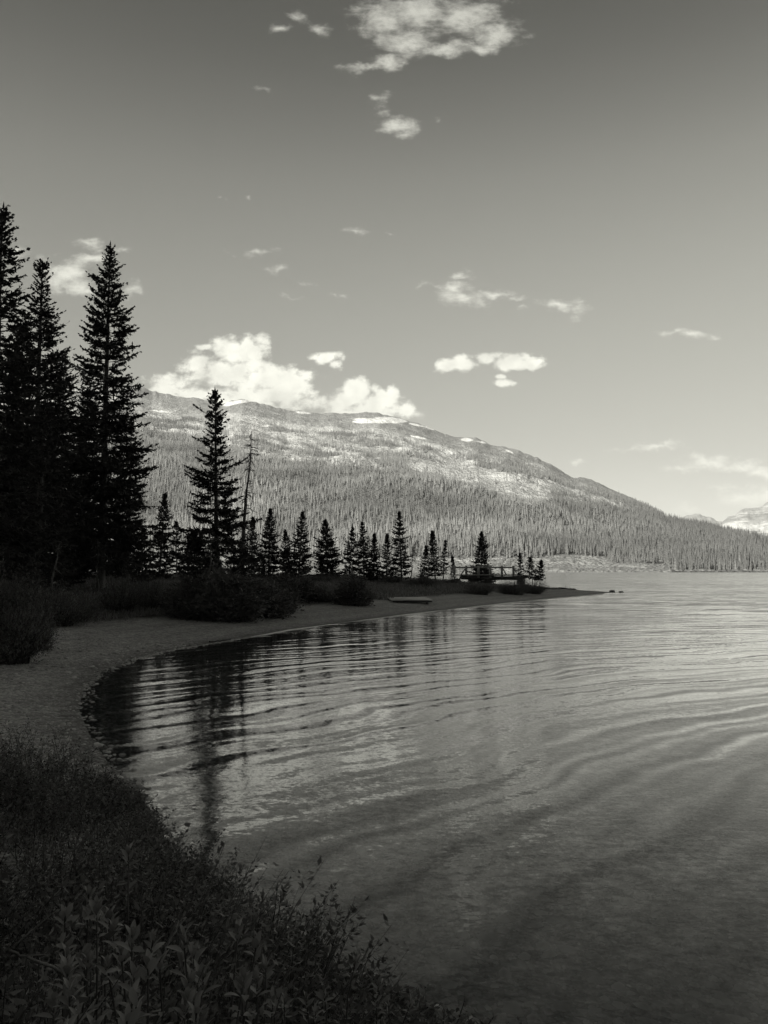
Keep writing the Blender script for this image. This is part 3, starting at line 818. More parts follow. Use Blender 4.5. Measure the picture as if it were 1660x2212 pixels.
# px, top, dist, profile(py, half width), label, kwargs
tall = [
 (5, 452, 30, [(452, 2), (500, 22), (560, 42), (640, 60), (720, 78), (800, 90), (900, 112), (1000, 125), (1100, 130), (1250, 120)], 'huge dark spruce cut by the left edge of the photo', dict(per=6)),
 (92, 568, 36, [(568, 2), (590, 15), (640, 22), (668, 26), (700, 50), (730, 64), (800, 70), (850, 85), (950, 95), (1050, 105), (1250, 100)], 'bulky spruce with a narrow knobbly top beside the edge tree', dict(per=6)),
 (238, 530, 44, [(530, 2), (560, 12), (600, 26), (640, 32), (700, 48), (760, 56), (820, 66), (880, 76), (960, 88), (1050, 98), (1150, 106), (1250, 90)], 'tallest pointed spruce with one long branch sticking out near its top', dict(extra=[(.115, 3.14, 1.45), (.44, .1, 2.3), (.245, -.2, 1.45), (.60, 0.1, 3.0)], per=5, dens=1.1)),
 (478, 845, 38, [(845, 2), (860, 8), (900, 22), (940, 26), (960, 34), (1000, 42), (1060, 54), (1100, 66), (1160, 82), (1220, 92), (1290, 76)], 'slim spruce standing alone on the bank with an uneven pointed top', dict(extra=[(.13, 3.1, 1.0), (.25, 3.3, 1.1), (.42, 3.0, 1.5)], lean=(-.25, 0), per=6, dens=1.3)),
 (40, 700, 43, [(700, 2), (760, 26), (840, 48), (940, 66), (1060, 84), (1250, 90)], 'dark spruce filling the gap behind the edge tree', dict()),
 (140, 770, 50, [(770, 2), (820, 24), (900, 45), (1000, 62), (1120, 75), (1250, 80)], 'shadowy spruce between the knobbly one and the tallest one', dict()),
 (190, 850, 56, [(850, 2), (900, 24), (980, 45), (1100, 60), (1250, 60)], 'half hidden spruce behind the left side of the tallest one', dict()),
 (285, 905, 58, [(905, 2), (960, 22), (1050, 40), (1150, 48), (1250, 50)], 'half hidden spruce behind the right side of the tallest one', dict()),
 (95, 880, 33, [(880, 2), (950, 30), (1050, 55), (1150, 70), (1270, 75)], 'low dense spruce in front of the knobbly one', dict()),
]
for i, (px, top, dist, pr, lab, kw) in enumerate(tall):
    loc, H = place_tree(px, top, dist)
    bpy_ = proj(loc[0], loc[1], loc[2])[1]
    prof = pxprof(px, top, dist, bpy_, pr)
    spruce('spruce_tree', 100 + i, H, prof, lab, loc, group=BIG, whorl=.25, bw=.095 if dist > 40 else .08, bare=.06 if i in (2, 3) else .02, **kw)

ROW = 'small spruces in a row along the spit'
row = [  # px, top, dist, half width px at base, label, kw
 (348, 1068, 62, 30, 'spruce at the left end of the row, beside the tallest tree', {}),
 (385, 1128, 66, 18, 'little pointed spruce just left of the lone slim spruce', {}),
 (545, 1118, 70, 20, 'spruce showing just right of the lone slim spruce', {}),
 (582, 1100, 68, 30, 'broad pointed spruce right of the dead leaning snag', {}),
 (622, 1150, 68, 24, 'short spruce leaning on the left of a taller one', {}),
 (646, 1108, 70, 26, 'full spruce with a shorter one at its left foot', {}),
 (710, 1125, 72, 32, 'even conical spruce standing apart in the row', {}),
 (755, 1142, 74, 22, 'narrow spruce in the middle of the row', {}),
 (788, 1130, 74, 24, 'taller one of two spruces grown together', {}),
 (808, 1155, 75, 18, 'shorter one of two spruces grown together', {}),
 (835, 1157, 76, 18, 'thin spruce left of the tallest spruce in the row', {}),
 (868, 1108, 74, 26, 'tallest spruce of the row with a ragged top', dict(extra=[(.3, 3.1, 1.0)])),
 (915, 1182, 80, 13, 'tiny spruce left of a close pair', {}),
 (941, 1148, 80, 17, 'left and taller spruce of a close pair before the footbridge', dict(bare=.12)),
 (957, 1170, 81, 10, 'right and thinner spruce of a close pair before the footbridge', dict(bare=.12)),
 (982, 1202, 90, 6, 'spindly sapling at the left end of the footbridge', dict(bare=.2)),
 (1040, 1150, 97, 26, 'spruce rising behind the footbridge railing', dict(bare=.03)),
 (1123, 1198, 90, 16, 'small open spruce at the right end of the footbridge', dict(bare=.25)),
 (1151, 1206, 86, 27, 'windswept little spruce near the end of the spit', dict(bare=.28, flag=2.6)),
 (1165, 1212, 86.6, 18, 'outermost spruce on the spit with a thin trunk', dict(bare=.25, flag=2.6)),
]
for i, (px, top, dist, hw, lab, kw) in enumerate(row):
    loc, H = place_tree(px, top, dist)
    bb = hw * dist / FPX
    prof = [(0, .03), (.05, bb * .10), (.12, bb * .24), (.25, bb * .46), (.45, bb * .78), (.65, bb * .98), (.85, bb * 1.15), (1, bb * 1.0)]
    kw.setdefault('lean', (.35 * math.sin(i * 2.7 + 1), .2))
    spruce('small_spruce', 300 + i, H, prof, lab, loc, group=ROW, whorl=.19 + .05 * math.sin(i * 1.9), per=6, bw=.10, dens=1.1, **kw)

# ------------------------------------------------------------------ dead trees and bare stems
def snag(name, seed, loc, H, lean, label, r0=.09, nb=46, bl=.9, droop=-.4, mat=None):
    rng = np.random.default_rng(seed)
    root = empty(name, loc); tag(root, label, 'dead tree')
    tb = MB(); br = MB()
    zs = np.linspace(0, H, 12)
    P = np.stack([lean[0] * zs / H + rng.normal(0, .03, 12), lean[1] * zs / H + rng.normal(0, .03, 12), zs], -1); P[0, 2] -= .15
    tb.tube(P, r0 * (1 - zs / H) + .012, 7)
    for i in range(nb):
        z = H * rng.uniform(.12, .98); a = rng.uniform(0, 6.28)
        L = bl * rng.uniform(.35, 1.1) * (1.1 - z / H * .75)
        b = np.array([np.interp(z, zs, P[:, 0]), np.interp(z, zs, P[:, 1]), z])
        s = np.linspace(0, 1, 6)[:, None]
        d = np.array([math.cos(a), math.sin(a), 0])
        dr = droop + rng.normal(0, .25)
        pts = b + d * L * s + np.array([0, 0, 1]) * L * (.25 * s + dr * s * s) + rng.normal(0, .02, (6, 3)) * s
        br.tube(pts, np.linspace(.034, .012, 6), 3, cap=False)
        for k in range(4):
            j = rng.integers(2, 6); e = pts[j] + rng.normal(0, .12, 3) + d * .1 + np.array([0, 0, -.12])
            br.tube(np.stack([pts[j], (pts[j] + e) / 2 + rng.normal(0, .02, 3), e]), [.016, .012, .010], 3, cap=False)
    link('trunk', tb.mesh('trunk', mat or M_bark, True), root)
    link('crown', br.mesh('crown', mat or M_bark), root)
    return root
u, w = uw(514, 1250)
x0 = u * 41; z0 = float(ground_h(x0, 41))
ut, wt_ = uw(544, 930)
Hs = CAMZ + wt_ * 41 - z0
snag('dead_snag', 5, (x0, 41, z0), Hs, (ut * 41 - x0, 0.2), 'dead leaning snag with bare drooping twigs beside the slim spruce', r0=.14, nb=55, bl=.95)
for (px, py, tx, ty, d, lab, s) in [(102, 1300, 125, 1175, 27, 'thin pale dead sapling leaning under the edge spruce', 1), (448, 1275, 458, 1150, 36, 'pale bare stem standing before the slim spruce', 2), (213, 1255, 209, 1160, 42, 'straight bare trunk left of the tallest spruce', 3), (655, 1260, 672, 1215, 66, 'short bare stem under the full spruce', 4), (888, 1240, 893, 1172, 76, 'leafless snag just right of the tallest spruce in the row', 6)]:
    u, w = uw(px, py); ut, wt2 = uw(tx, ty)
    x0 = u * d; z0 = float(ground_h(x0, d)); H = CAMZ + wt2 * d - z0
    snag('dead_sapling', 20 + s, (x0, d, z0), H, (ut * d - x0, .1), lab, r0=.045, nb=12, bl=.5, droop=-.1, mat=M_dead if s < 3 else M_bark)

# ------------------------------------------------------------------ shrubs
def shrub(name, seed, loc, rx, ry, h, label, conifer=False, nstem=60, leaf=.05, group=None, mat=None, dens=1.0, lean=0.0, cat='shrub'):
    rng = np.random.default_rng(seed)
    root = empty(name, loc); tag(root, label, cat, group)
    st = MB(); Pl, Dl, Ll, Wl = [], [], [], []
    for i in range(nstem):
        a = rng.uniform(0, 6.28); q = math.sqrt(rng.random())
        ex, ey = math.cos(a) * rx * q, math.sin(a) * ry * q
        hh = h * (1 + .34 * math.sin(a * 2 + seed) + .24 * math.sin(a * 5 + seed * 2.3 + q * 4)) * math.sqrt(max(.05, 1 - q * q * .85)) * rng.uniform(.55, 1.22)
        bx, by = ex * .45, ey * .45
        s = np.linspace(0, 1, 6)
        pts = np.stack([bx + (ex - bx) * s ** 1.4 + lean * hh * s * s, by + (ey - by) * s ** 1.4, hh * s ** .85 + float(0)], -1)
        pts[1:] += rng.normal(0, .03 * h, (5, 3)); pts[0, 2] = -.08
        st.tube(pts, np.linspace(.012 + .01 * h, .003, 6), 3, cap=False)
        Ls = np.linalg.norm(np.diff(pts, axis=0), axis=1).sum()
        m = max(12, int(Ls / leaf * 2.6 * dens))
        t = rng.uniform(.12, 1, m) ** .8
        B = np.stack([np.interp(t, s, pts[:, k]) for k in range(3)], -1) + rng.normal(0, leaf * (1.6 if not conifer else 2.2), (m, 3))
        T = unit(pts[-1] - pts[0])[None]
        if conifer:
            out = np.stack([np.cos(rng.uniform(0, 6.28, m)), np.sin(rng.uniform(0, 6.28, m)), rng.normal(-.05, .3, m)], -1)
            Dv = out + T * .5 + np.array([math.cos(a), math.sin(a), 0]) * .6
            Pl.append(B); Dl.append(Dv); Ll.append(leaf * rng.uniform(1.6, 3.4, m)); Wl.append(np.full(m, leaf * .75))
        else:
            Dv = rng.normal(0, .7, (m, 3)) + T * .8 + np.array([0, 0, .5])
            Pl.append(B); Dl.append(Dv); Ll.append(leaf * rng.uniform(.7, 1.3, m)); Wl.append(leaf * rng.uniform(.25, .42, m))
    V, F = blades(np.concatenate(Pl), np.concatenate(Dl), np.concatenate(Ll), np.concatenate(Wl), rng)
    link('stems', st.mesh('stems', M_stem), root)
    link('foliage', make_mesh('foliage', V, F, mat or (M_bush if conifer else M_shrub)), root)
    return root

def shrub_px(px, base_py, hw, hpx, label, zguess=.6, dist=None, **kw):
    """a shrub whose foot is seen at (px, base_py), half width hw and height hpx in the picture"""
    u, w = uw(px, base_py)
    if dist is None:
        ys = np.linspace(5, 100, 2000); zz = ground_h(u * ys, ys)
        vis = (zz - CAMZ) / ys
        k = np.argmax(vis >= w) if (vis >= w).any() else 1999
        dist = float(ys[k])
    x = u * dist; z = float(ground_h(x, dist))
    s = dist / FPX
    return shrub(kw.pop('name', 'shrub'), kw.pop('seed', int(px * 7 + base_py)), (x, dist, z), hw * s, kw.pop('depth', hw * s * .8), hpx * s, label, **kw)

NEARB = 'bushes edging the beach'
shrub_px(20, 1432, 88, 125, 'big rounded willow bush at the left edge where the beach narrows', leaf=.07, nstem=190, group=NEARB, dens=1.2)
shrub_px(88, 1405, 36, 60, 'low springy outer part of a willow bush reaching over the gravel', leaf=.06, nstem=60, group=NEARB, lean=.3)
for (px, by, hw, hp, lab, con, ns) in [
 (120, 1350, 75, 62, 'dark willow clump at the top of the beach left of the meadow gap', False, 150),
 (180, 1340, 40, 45, 'smaller pale leaved bush right of the dark willow clump', False, 80),
 (40, 1318, 70, 70, 'dark thicket bush under the edge spruce', False, 110),
 (260, 1318, 60, 50, 'low bush below the foot of the tallest spruce', False, 100),
 (330, 1312, 50, 50, 'low bush left of the sprawling spruce mound', False, 90),
 (415, 1336, 58, 62, 'left shoulder of the sprawling mound, dense conifer growth', True, 190),
 (485, 1340, 80, 74, 'tallest hump of the sprawling conifer mound below the slim spruce', True, 300),
 (560, 1332, 68, 52, 'right hump of the conifer mound sloping down to the gravel', True, 240),
 (612, 1322, 30, 36, 'outermost tip of the conifer mound on the beach edge', True, 110),
 (640, 1296, 48, 36, 'dark low conifer bush behind the tip of the mound', True, 140),
 (760, 1307, 42, 40, 'pointed dark conifer bush left of the wooden platform', True, 170),
 (768, 1280, 17, 26, 'small peaked spruce bush on top of the pointed dark one', True, 60),
 (700, 1300, 36, 26, 'grey green willow patch between two dark conifer bushes', False, 90),
 (915, 1266, 46, 22, 'flat topped dark bush below the close pair of spruces', False, 110),
 (850, 1258, 28, 16, 'low bush under the tallest spruce of the row', False, 60),
 (1035, 1284, 42, 25, 'dark bush in front of the footbridge', False, 100),
 (1110, 1284, 46, 27, 'dark bush in front of the right end of the footbridge', False, 120),
 (1150, 1282, 38, 26, 'last dark bush on the spit below the windswept spruces', False, 110),
 (980, 1262, 30, 14, 'low scrub left of the footbridge', False, 60),
 (940, 1250, 60, 12, 'long low scrub on the crest before the footbridge', False, 90),
 (700, 1256, 60, 14, 'grassy scrub at the foot of the even conical spruce', False, 90),
 (600, 1262, 50, 18, 'grassy scrub at the foot of the broad pointed spruce', False, 80),
]:
    shrub_px(px, by, hw, hp, lab, conifer=con, nstem=int(ns * 1.3), leaf=.085 if con else .08, group=NEARB, name='conifer_bush' if con else 'shrub')

# young spruce skirts under the big trees close the view under the crowns
under = [(310, 1150, 52, 30, 'young spruce under the right skirt of the tallest tree'), (160, 1120, 46, 40, 'young spruce in the dark under the knobbly tree'), (70, 1090, 40, 50, 'young spruce crowding the foot of the edge tree'), (420, 1150, 50, 30, 'young spruce at the left foot of the slim lone spruce'), (525, 1170, 46, 26, 'young spruce at the right foot of the slim lone spruce'), (250, 1170, 60, 34, 'young spruce behind the trunk of the tallest tree'), (618, 1190, 58, 18, 'knee high spruce with a bare foot before the full spruce'), (15, 1060, 48, 50, 'young spruce behind the edge tree at the left margin')]
for i, (px, top, dist, hw, lab) in enumerate(under):
    loc, H = place_tree(px, top, dist)
    bb = hw * dist / FPX
    spruce('young_spruce', 500 + i, H, [(0, .05), (.2, bb * .4), (.5, bb * .8), (.8, bb), (1, bb * .9)], lab, loc, group='young spruces under the tall ones', whorl=.2, per=7, bw=.11, bare=.0)

# ------------------------------------------------------------------ grass of the meadow bank
def build_grass():
    rng = np.random.default_rng(11)
    NB = 330000
    y = np.sqrt(rng.uniform(14 ** 2, 100 ** 2, NB)); x = rng.uniform(-.62, .32, NB) * y
    d = shore_dist(x, y)
    k = (d > 5.6 + 1.2 * fbm(x * .5, y * .5, 88, 2))
    # bare path mound by the bridge
    k &= ~((((x - 9.2) / 3.0) ** 2 + ((y - 80.5) / 2.2) ** 2) < 1)
    dn = fbm(x * .35, y * .35, 4, 3)
    k &= rng.random(NB) < np.clip(.55 + dn, .15, 1)
    x, y = x[k], y[k]; m = len(x); z = ground_h(x, y) - .02
    L = rng.uniform(.10, .32, m) * np.clip(.8 + fbm(x * .2, y * .2, 40, 2), .4, 1.5)
    Dv = np.stack([rng.normal(0, .35, m), rng.normal(0, .35, m), np.ones(m)], -1)
    V, F = blades(np.stack([x, y, z], -1), Dv, L, .03 + y * .0006, rng, belly=.35)
    print('grass', m)
    tag(link('grass', make_mesh('grass', V, F, M_grass)), 'rough grass covering the bank between beach and trees', 'grass', kind='stuff')
build_grass()

# ------------------------------------------------------------------ pebbles on the beach and in the shallows
def build_pebbles():
    rng = np.random.default_rng(3)
    NB = 120000
    y = np.sqrt(rng.uniform(2.2 ** 2, 26 ** 2, NB)); x = rng.uniform(-.62, .62, NB) * y
    d = shore_dist(x, y)
    pr = np.where(d > 0, np.where(y < 24, .30, 0) * (d < 8), np.interp(-d, [0, 3, 5], [.6, .5, .0]))
    k = rng.random(NB) < pr
    x, y, d = x[k], y[k], d[k]; m = len(x); z = ground_h(x, y, d)
    s = rng.lognormal(math.log(.018), .45, m) * np.interp(y, [3, 12, 26], [1.0, 1.3, 1.8])
    s = np.where(d < 0, s * 1.5, s); s = np.minimum(s, .08)
    O = np.array([[1, 0, 0], [.5, .87, 0], [-.5, .87, 0], [-1, 0, 0], [-.5, -.87, 0], [.5, -.87, 0], [.45, .3, .75], [-.45, .3, .8], [0, -.5, .75]])
    OF = np.array([[0, 1, 6], [1, 2, 7], [1, 7, 6], [2, 3, 7], [3, 4, 8], [3, 8, 7], [4, 5, 8], [5, 0, 6], [5, 6, 8], [6, 7, 8]])
    a = rng.uniform(0, 6.28, m); c, sn = np.cos(a), np.sin(a)
    V0 = O[None] * rng.uniform(.75, 1.2, (m, 9, 3)) * s[:, None, None] * np.stack([np.ones(m), rng.uniform(.55, .95, m), rng.uniform(.3, .6, m)], -1)[:, None, :]
    X = V0[..., 0] * c[:, None] - V0[..., 1] * sn[:, None]; Y = V0[..., 0] * sn[:, None] + V0[..., 1] * c[:, None]
    V = np.stack([X + x[:, None], Y + y[:, None], V0[..., 2] + z[:, None] - .002], -1).reshape(-1, 3)
    F = (OF[None] + (np.arange(m) * 9)[:, None, None]).reshape(-1, 3)
    print('pebbles', m)
    tag(link('pebbles', make_mesh('pebbles', V, F, M_pebble, True)), 'loose pebbles on the beach and under the shallow water', 'pebbles', kind='stuff')
build_pebbles()

# ------------------------------------------------------------------ shore ripple line
def build_shore_glint():  # pale raised strip; its light colour stands in for sky reflected off wavelets
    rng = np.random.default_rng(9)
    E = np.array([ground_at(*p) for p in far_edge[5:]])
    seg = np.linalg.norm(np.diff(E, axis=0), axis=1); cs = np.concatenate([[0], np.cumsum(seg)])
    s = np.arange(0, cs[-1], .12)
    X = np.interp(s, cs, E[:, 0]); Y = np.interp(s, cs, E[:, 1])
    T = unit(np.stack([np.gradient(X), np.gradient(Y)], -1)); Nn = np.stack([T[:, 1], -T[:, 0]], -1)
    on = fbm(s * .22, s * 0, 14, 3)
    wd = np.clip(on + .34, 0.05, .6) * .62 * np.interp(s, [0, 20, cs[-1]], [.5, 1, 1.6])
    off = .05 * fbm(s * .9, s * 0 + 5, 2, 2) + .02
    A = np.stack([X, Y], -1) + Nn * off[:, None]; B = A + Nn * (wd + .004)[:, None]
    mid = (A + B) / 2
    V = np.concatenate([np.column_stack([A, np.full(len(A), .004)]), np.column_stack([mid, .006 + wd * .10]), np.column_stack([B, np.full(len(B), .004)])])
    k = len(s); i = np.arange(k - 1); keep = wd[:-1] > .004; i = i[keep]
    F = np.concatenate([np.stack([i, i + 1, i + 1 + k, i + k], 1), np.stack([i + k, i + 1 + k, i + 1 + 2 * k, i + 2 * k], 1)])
    mt = simple_mat('shore_glint', .55, .85, 30, .5)
    tag(link('shore_glint', make_mesh('shore_glint', V, F, mt, True)), 'thin pale strip painted as sky glint on the wavelets touching the gravel', 'shore_glint', kind='stuff')
build_shore_glint()

# ------------------------------------------------------------------ footbridge
def build_bridge():
    yb = 86.0
    def wx(px): return uw(px, 1245)[0] * yb
    def wz(py): return CAMZ + uw(1040, py)[1] * yb
    x0, x1 = wx(1000), wx(1116)
    deck = wz(1243); rail = wz(1225.5); top = wz(1222)
    root = empty('footbridge', ((x0 + x1) / 2, yb, deck)); tag(root, 'timber footbridge with posts, one rail and diagonal braces near the end of the spit', 'footbridge')
    ox = (x0 + x1) / 2
    def P(b, name, mat): return link(name, b.mesh(name, mat), root)
    L = x1 - x0 + 1.0
    b = MB()
    npl = 34
    for i in range(npl):
        b.box((-L / 2 + (i + .5) * L / npl + 0.2, .75, 0), (L / npl - .02, 1.7, .07), jit=.004)
    P(b, 'deck', M_timber)
    b = MB(); b.tube([(-L / 2 + .3, .05, -.24), (0, .05, -.29), (L / 2 + .4, .05, -.30)], .22, 10); P(b, 'log_beam', M_timber_dark)
    b = MB(); b.tube([(-L / 2 + .3, 1.45, -.24), (0, 1.45, -.25), (L / 2 + .4, 1.45, -.26)], .17, 10); P(b, 'log_beam', M_timber_dark)
    pxs = [986, 1015, 1044, 1074, 1101, 1129]
    # the posts stand at the photographed spacing
    pp = [wx((1050 + p / 5.5333) * 1660 / 1876) - ox for p in (330, 490, 655, 815, 970, 1127)]
    for i, x in enumerate(pp):
        b = MB(); lo = -.30 if i in (2, 3, 4) else -.02
        b.box((x, -.12, (top - deck + lo) / 2), (.23, .2, top - deck - lo), jit=.006); P(b, 'post', M_timber)
    b = MB(); b.tube([(pp[0] - .1, -.115, rail - deck - .02), (0, -.115, rail - deck), (pp[-1] + .1, -.115, rail - deck - .02)], .085, 8); P(b, 'rail', M_timber)
    b = MB(); b.box(((pp[0] + pp[-1]) / 2, -.20, .06), (pp[-1] - pp[0] + .5, .10, .11), jit=.004); P(b, 'kerb_beam', M_timber)
    def brace(xa, za, xb, zb):
        b = MB(); b.tube([(xa, -.22, za), (xb, -.22, zb)], .075, 6); P(b, 'brace', M_timber)
    h = rail - deck
    brace(pp[1] - .03, h - .05, pp[1] - .62, .06)
    brace(pp[4] + .03, h - .05, pp[4] + .50, .06)
    brace(pp[0] - .03, h - .05, pp[0] - .50, .02)
    brace(pp[5] + .03, h - .05, pp[5] + .30, .3)
    for sx in (-1, 1):
        b = MB()
        for k in range(3): b.box((sx * (L / 2 + .1), .7, -.46 - k * .2), (.6, 2.0, .18), jit=.01)
        P(b, 'log_abutment', M_timber_dark)
build_bridge()

# ------------------------------------------------------------------ low wooden platform on the beach
def build_platform():
    u, w = uw(890, 1303); ys = np.linspace(25, 70, 3000); zz = ground_h(u * ys, ys)
    y = float(ys[np.argmax((zz - CAMZ) / ys >= w)]); x = u * y
    z = float(ground_h(x, y)); print('platform', x, y, z)
    a = 0.12
    root = empty('wooden_platform', (x, y, z), a); tag(root, 'low pale wooden platform lying on the gravel beside the grass', 'platform')
    s = y / FPX; Lx = 88 * s
    b = MB(); k = 9; Ly = 2.7
    root.rotation_euler = (.035, 0, a)
    for i in range(k): b.box((0, (i + .5) * Ly / k - .3, .20), (Lx, Ly / k - .015, .04), jit=.003)
    link('deck', b.mesh('deck', M_plank), root)
    for yy in (-.22, Ly - .4):
        b = MB(); b.box((0, yy, .13), (Lx - .1, .08, .10)); link('beam', b.mesh('beam', M_timber_dark), root)
    for sx in (-1, 1):
        for yy in (-.22, Ly - .4):
            b = MB(); b.box((sx * (Lx / 2 - .35), yy, .0), (.14, .12, .13)); link('leg', b.mesh('leg', M_timber_dark), root)
build_platform()

# ------------------------------------------------------------------ rocks, driftwood
def rock(loc, sx, sy, sz, seed, label, name='rock', cat='rock', group=None):
    rng = np.random.default_rng(seed)
    th = np.linspace(0, 2 * np.pi, 13)[:-1]; ph = np.linspace(-.4, np.pi / 2, 7)
    V = []
    for p in ph:
        for t in th: V.append([math.cos(t) * math.cos(p) * sx, math.sin(t) * math.cos(p) * sy, math.sin(p) * sz])
    V = np.array(V) * (1 + rng.normal(0, .07, (len(V), 1)))
    V[:, 2] = np.minimum(V[:, 2], sz * .78)
    i = np.arange(6)[:, None] * 12 + np.arange(12)[None]; j = np.arange(6)[:, None] * 12 + (np.arange(12)[None] + 1) % 12
    F = np.stack([i, j, j + 12, i + 12], -1).reshape(-1, 4)
    o = link(name, make_mesh(name, V, F, M_rock, True), None, loc); tag(o, label, cat, group); return o
xx, yy = ground_at(1323, 1279); rock((xx, yy, 0), .30, .25, .26, 2, 'paler rounded rock in the water just off the tip of the spit', group='rocks off the spit')
xx, yy = ground_at(1342, 1279.5); rock((xx, yy, 0), .26, .2, .16, 3, 'darker flat rock in the water, farther out from the spit', group='rocks off the spit')
def log_(p0, p1, r, label, seed, name='driftwood_log'):
    rng = np.random.default_rng(seed)
    p0 = np.array(p0); p1 = np.array(p1); s = np.linspace(0, 1, 9)[:, None]
    pts = (p1 - p0) * s + rng.normal(0, r * .35, (9, 3))
    b = MB(); b.tube(pts, r * (1.1 - .45 * s[:, 0]) * rng.uniform(.85, 1.1, 9), 8)
    for k in range(4):
        c = pts[rng.integers(2, 8)]; e = c + rng.normal(0, r * 3.5, 3) + [0, 0, r * 2.5]
        b.tube(np.stack([c, e]), [r * .3, r * .12], 4)
    o = link(name, b.mesh(name, M_timber_dark, True), None, tuple(p0)); tag(o, label, 'driftwood')
def gz(px, py, z0):
    x, y = ground_at(px, py, z0); return (x, y, float(ground_h(x, y)))
a = gz(1208, 1269, .3); b_ = gz(1246, 1271, .25)
log_((a[0], a[1], a[2] + .10), (b_[0], b_[1], b_[2] + .08), .10, 'dark driftwood log lying along the back of the spit', 1)
xx, yy = ground_at(512 * .885 + 0, 1389); x2, y2 = ground_at(498, 1384)
log_((xx, yy, .03), (x2, y2, .04), .022, 'thin dark stick washed against the waterline of the beach', 4, 'stick')

# ------------------------------------------------------------------ near thicket on the bank below the camera
def near_height(x, y, d):
    h = np.interp(d, [0, .15, .5, 1.2, 2.5, 6], [.16, .24, .34, .48, .64, .66])
    h = h * np.interp(np.hypot(x, y), [1.4, 2.5, 6, 9.5], [1.28, 1.15, .95, .8])
    return h
def build_thicket():
    rng = np.random.default_rng(21)
    NB = 36000
    x = rng.uniform(-6.6, 1.6, NB); y = rng.uniform(1.0, 10.6, NB)
    d = shore_dist(x, y)
    u = x / y
    k = (d > .05) & (u > -.78) & (u < .5) & (np.hypot(x, y) > 1.45) & ~((np.hypot(x, y) < 2.6) & (u > -.22))
    # the thicket thins out to gravel beyond nine metres
    lim = 8.6 + 1.2 * fbm(x * .7, y * .7, 5, 2)
    k &= (y < lim)
    r = np.hypot(x, y)
    k &= rng.random(NB) < np.clip(1.25 - r * .09, .35, 1) * np.clip(.75 + fbm(x * 1.2, y * 1.2, 71, 3), .2, 1)
    x, y, d = x[k], y[k], d[k]; r = np.hypot(x, y)
    m = len(x); z = ground_h(x, y, d)
    H = near_height(x, y, d) * rng.uniform(.6, 1.1, m) * np.clip(.92 + .9 * fbm(x * 2.3, y * 2.3, 200, 2), .45, 1.35)
    H = H * np.interp(x / y, [-.12, .22], [1, .35]) * np.where((x / y > -.12) & (r < 2.3), .7, 1)
    lean = rng.normal(0, .28, (m, 2)); lean[:, 0] += .10
    S = 7
    s = np.linspace(0, 1, S)
    base = np.stack([x, y, z - .03], -1)
    C1 = base[:, None, :] + np.stack([lean[:, 0, None] * H[:, None] * s ** 1.6, lean[:, 1, None] * H[:, None] * s ** 1.6, H[:, None] * s], -1)
    C1[:, 1:] += rng.normal(0, .012, (m, S - 1, 3))
    # stems as three-sided tubes
    K = 3; th = np.arange(K) * 2.094
    rad = (.0045 * (1 - s * .75))[None, :, None]
    V = np.repeat(C1[:, :, None, :], K, 2)
    V[..., 0] += np.cos(th) * rad; V[..., 1] += np.sin(th) * rad
    ii = np.arange(S - 1)[:, None] * K + np.arange(K)[None]; jj = np.arange(S - 1)[:, None] * K + (np.arange(K)[None] + 1) % K
    f = np.stack([ii, jj, jj + K, ii + K], -1).reshape(-1, 4)
    F = (f[None] + (np.arange(m) * S * K)[:, None, None]).reshape(-1, 4)
    st = make_mesh('undergrowth_stems', V.reshape(-1, 3), F, M_stem)
    # leaves
    nl = 30
    t = rng.uniform(.10, 1.0, (m, nl)) ** .75
    ix = np.clip((t * (S - 1)).astype(int), 0, S - 2); fr = t * (S - 1) - ix
    ar = np.arange(m)[:, None]
    B = C1[ar, ix] * (1 - fr[..., None]) + C1[ar, ix + 1] * fr[..., None]
    a = rng.uniform(0, 6.28, (m, nl))
    Dv = np.stack([np.cos(a), np.sin(a), rng.uniform(-.1, 1.0, (m, nl))], -1)
    kind = fbm(x * .8, y * .8, 123, 2)
    LL = np.where(kind > .15, .034, .024)[:, None] * rng.uniform(.6, 1.3, (m, nl))
    WW = LL * np.where(kind > .15, .42, .60)[:, None]
    B = B + unit(Dv) * rng.uniform(0, .03, (m, nl, 1))
    V2, F2 = blades(B.reshape(-1, 3), Dv.reshape(-1, 3), LL.ravel(), WW.ravel(), rng, up=np.array([0, 0, 1.]), fold=.08)
    n0 = m * S * K
    me = make_mesh('undergrowth', np.concatenate([V.reshape(-1, 3), V2]), [np.concatenate([F, F2 + n0])], M_leaf)
    bpy.data.meshes.remove(st)
    print('thicket stems', m)
    tag(link('undergrowth', me), 'dense leafy undergrowth of the near bank, in deep shade', 'undergrowth', kind='stuff')
build_thicket()

def leaf3(P, Dv, L, W, rng, up):
    """curved pointed leaf with a midrib fold: 2 halves x 3 segments"""
    m = len(P); Dv = unit(Dv); S = unit(np.cross(Dv, up)); Nn = np.cross(S, Dv)
    ts = np.array([0, .25, .55, .8, 1.0]); wd = np.array([.12, .8, 1.0, .62, .02]); cv = np.array([0, .015, .0, -.05, -.12])
    V = np.zeros((m, 5, 3, 3))
    for k in range(5):
        mid = P + Dv * (L * ts[k])[:, None] + Nn * (L * cv[k])[:, None]
        V[:, k, 1] = mid
        V[:, k, 0] = mid + S * (W * wd[k] / 2)[:, None] + Nn * (W * wd[k] * .16)[:, None]
        V[:, k, 2] = mid - S * (W * wd[k] / 2)[:, None] + Nn * (W * wd[k] * .16)[:, None]
    f = []
    for k in range(4):
        for c in range(2): f.append([k * 3 + c, k * 3 + c + 1, k * 3 + c + 4, k * 3 + c + 3])
    F = (np.array(f)[None] + (np.arange(m) * 15)[:, None, None]).reshape(-1, 4)
    return V.reshape(-1, 3), F

